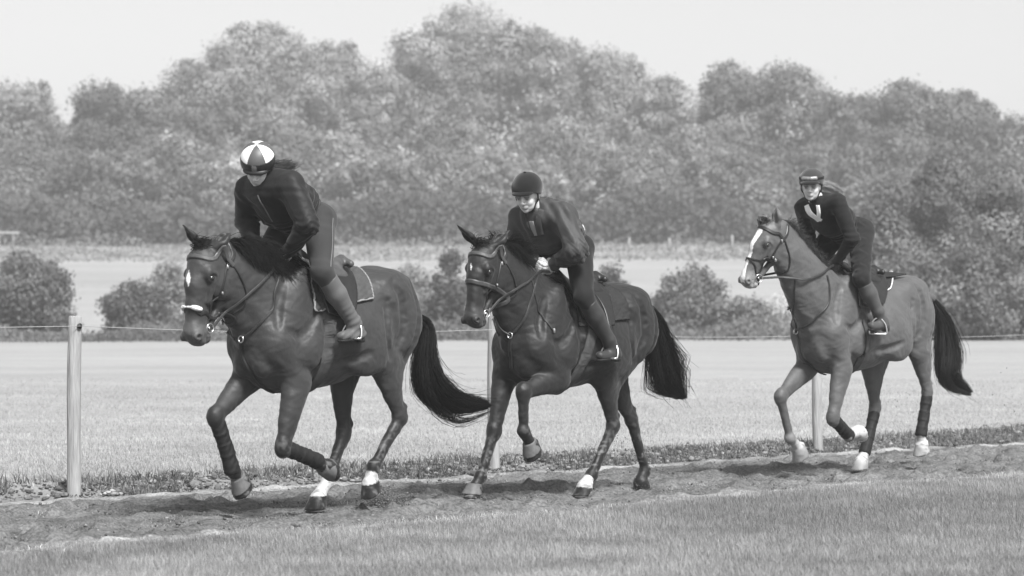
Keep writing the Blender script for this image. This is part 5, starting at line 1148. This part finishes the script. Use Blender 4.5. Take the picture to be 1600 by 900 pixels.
make_person(H1, dict(label="person in a white and grey panelled cap and black jacket riding the leading horse", seed=1, puff=.032, fo=-.012, wrk=.004,
    hipL=(497, 346, .12), kneeL=(504, 424, .29), ankL=(552, 503, .33), toeL=(534, 525, .33), heelL=(563, 522, .33), shL=(456, 290, .18), shR=(388, 296, -.18), elL=(481, 350, .30), elR=(385, 345, -.26), wrL=(452, 392, .13), wrR=(398, 385, -.13), head=(403, 259, .0),
    face=(32, 38, -4), jm=cloth("black_jacket", .007, .62, .25), bm=cloth("grey_breeches", .030, .85, bump=(120, .15, .003)), bootm=cloth("gaiter", .08, .6, .3, (25, .3, .006)), brf=170,
    seam=mat('seam_thread', .12, rough=.8), hm=M_cap, cut=-.014, panels=-22.0, peak=.012, helm=(.122, .106, .105), hair=dict(n=500, path=[(-.07, .03, -.05), (-.09, .08, -.07), (-.11, .13, -.085), (-.15, .20, -.08)], r=.020, m=M_hum_hair)))
make_person(H2, dict(label="person in a black velvet riding hat, dark blouson and white gloves on the middle horse", seed=2,
    hipL=(903, 390, .12), kneeL=(912, 463, .28), ankL=(952, 533, .33), toeL=(938, 556, .33), heelL=(964, 553, .33), shL=(880, 336, .18), shR=(815, 340, -.18), elL=(901, 392, .31), elR=(808, 388, -.27), wrL=(868, 411, .09), wrR=(838, 410, -.06), head=(824, 303, .0),
    face=(16, 22, 0), puff=.040, fo=-.014, wrk=.008, jm=cloth("dark_blouson", .036, .6, .25), bm=cloth("black_breeches", .010, .85, bump=(120, .15, .003)), bootm=cloth("dark_boot", .022, .55, .35, (30, .3, .005)), brf=60,
    glove=cloth("white_glove", .62, .8), hm=M_velvet, button=True, peak=.016, helm=(.120, .104, .108), hair=dict(n=200, path=[(-.09, .0, -.03), (-.11, .0, -.04), (-.125, .01, -.05)], r=.010, m=M_hum_hair)))
make_person(H3, dict(label="person with goggles on a dark cap and a fair ponytail riding the last horse", seed=3,
    hipL=(1345, 364, .12), kneeL=(1346, 435, .28), ankL=(1372, 487, .34), toeL=(1362, 509, .34), heelL=(1384, 508, .34), shL=(1309, 316, .17), shR=(1255, 324, -.17), elL=(1332, 373, .27), elR=(1262, 368, -.25), wrL=(1309, 407, .12), wrR=(1276, 402, -.11), head=(1268, 290, .0),
    face=(24, 9, 0), puff=.008, wrk=.003, hsz=.96, jm=cloth("black_sweater", .010, .8, .15), bm=cloth("dark_breeches", .010, .85, bump=(120, .15, .003)), bootm=cloth("short_boot", .05, .6, .3, (30, .3, .005)), brf=60,
    glove=cloth("dark_glove", .018, .75), hm=M_velvet, ht=.035, goggles=True, peak=.045, helm=(.116, .100, .098), hair=dict(n=700, path=[(-.08, .03, -.02), (-.11, .09, -.01), (-.14, .16, -.03), (-.16, .23, -.08)], r=.015, m=M_hum_fair)))
# details of the clothes
b3 = H3['body']; g3_ = H3['g']
def on_jacket(ctx, pts, w, th, n=20): return strap_on(ctx['g'], pts, n, w, th, .004)
def chest(ctx, a, l, f_=.25): b = ctx['body']; return b['S']+b['up']*a+b['lt']*l+b['fr']*f_
mesh_obj("white_collar", *join([on_jacket(H3, [chest(H3, .11, .05, .08), chest(H3, .05, .035, .16), chest(H3, -.03, .0, .2)], .030, .006), on_jacket(H3, [chest(H3, .10, -.08, .06), chest(H3, .05, -.05, .15), chest(H3, -.03, .0, .2)], .060, .006)]), mat("white_trim", .85, rough=.8), H3['person'])
mesh_obj("zip", *on_jacket(H1, [chest(H1, .06, .0, .1), chest(H1, -.02, .0, .2), chest(H1, -.12, .0, .2)], .008, .004), mat("zip_grey", .12, rough=.5), H1['person'])
mesh_obj("collar_flap", *join([on_jacket(H2, [chest(H2, .09, .07, .04), chest(H2, .04, .055, .16), chest(H2, -.02, .045, .2)], .050, .010), on_jacket(H2, [chest(H2, .09, -.07, .04), chest(H2, .04, -.055, .16), chest(H2, -.02, -.045, .2)], .050, .010)]), cloth("cord_collar", .045, .9), H2['person'])
mesh_obj("undershirt", *on_jacket(H2, [chest(H2, .07, .0, .12), chest(H2, .03, .0, .2), chest(H2, -.02, .0, .2)], .04, .004), mat("pale_shirt", .28, rough=.8), H2['person'])
mesh_obj("shirt_tail", *on_jacket(H2, [b2 for b2 in [H2['body']['pel']+H2['body']['up']*.10+H2['body']['lt']*l-H2['body']['fr']*math.sqrt(max(.0, .04-l*l)) for l in np.linspace(-.14, .19, 9)]], .040, .006, 26), M_pad_white, H2['person'])
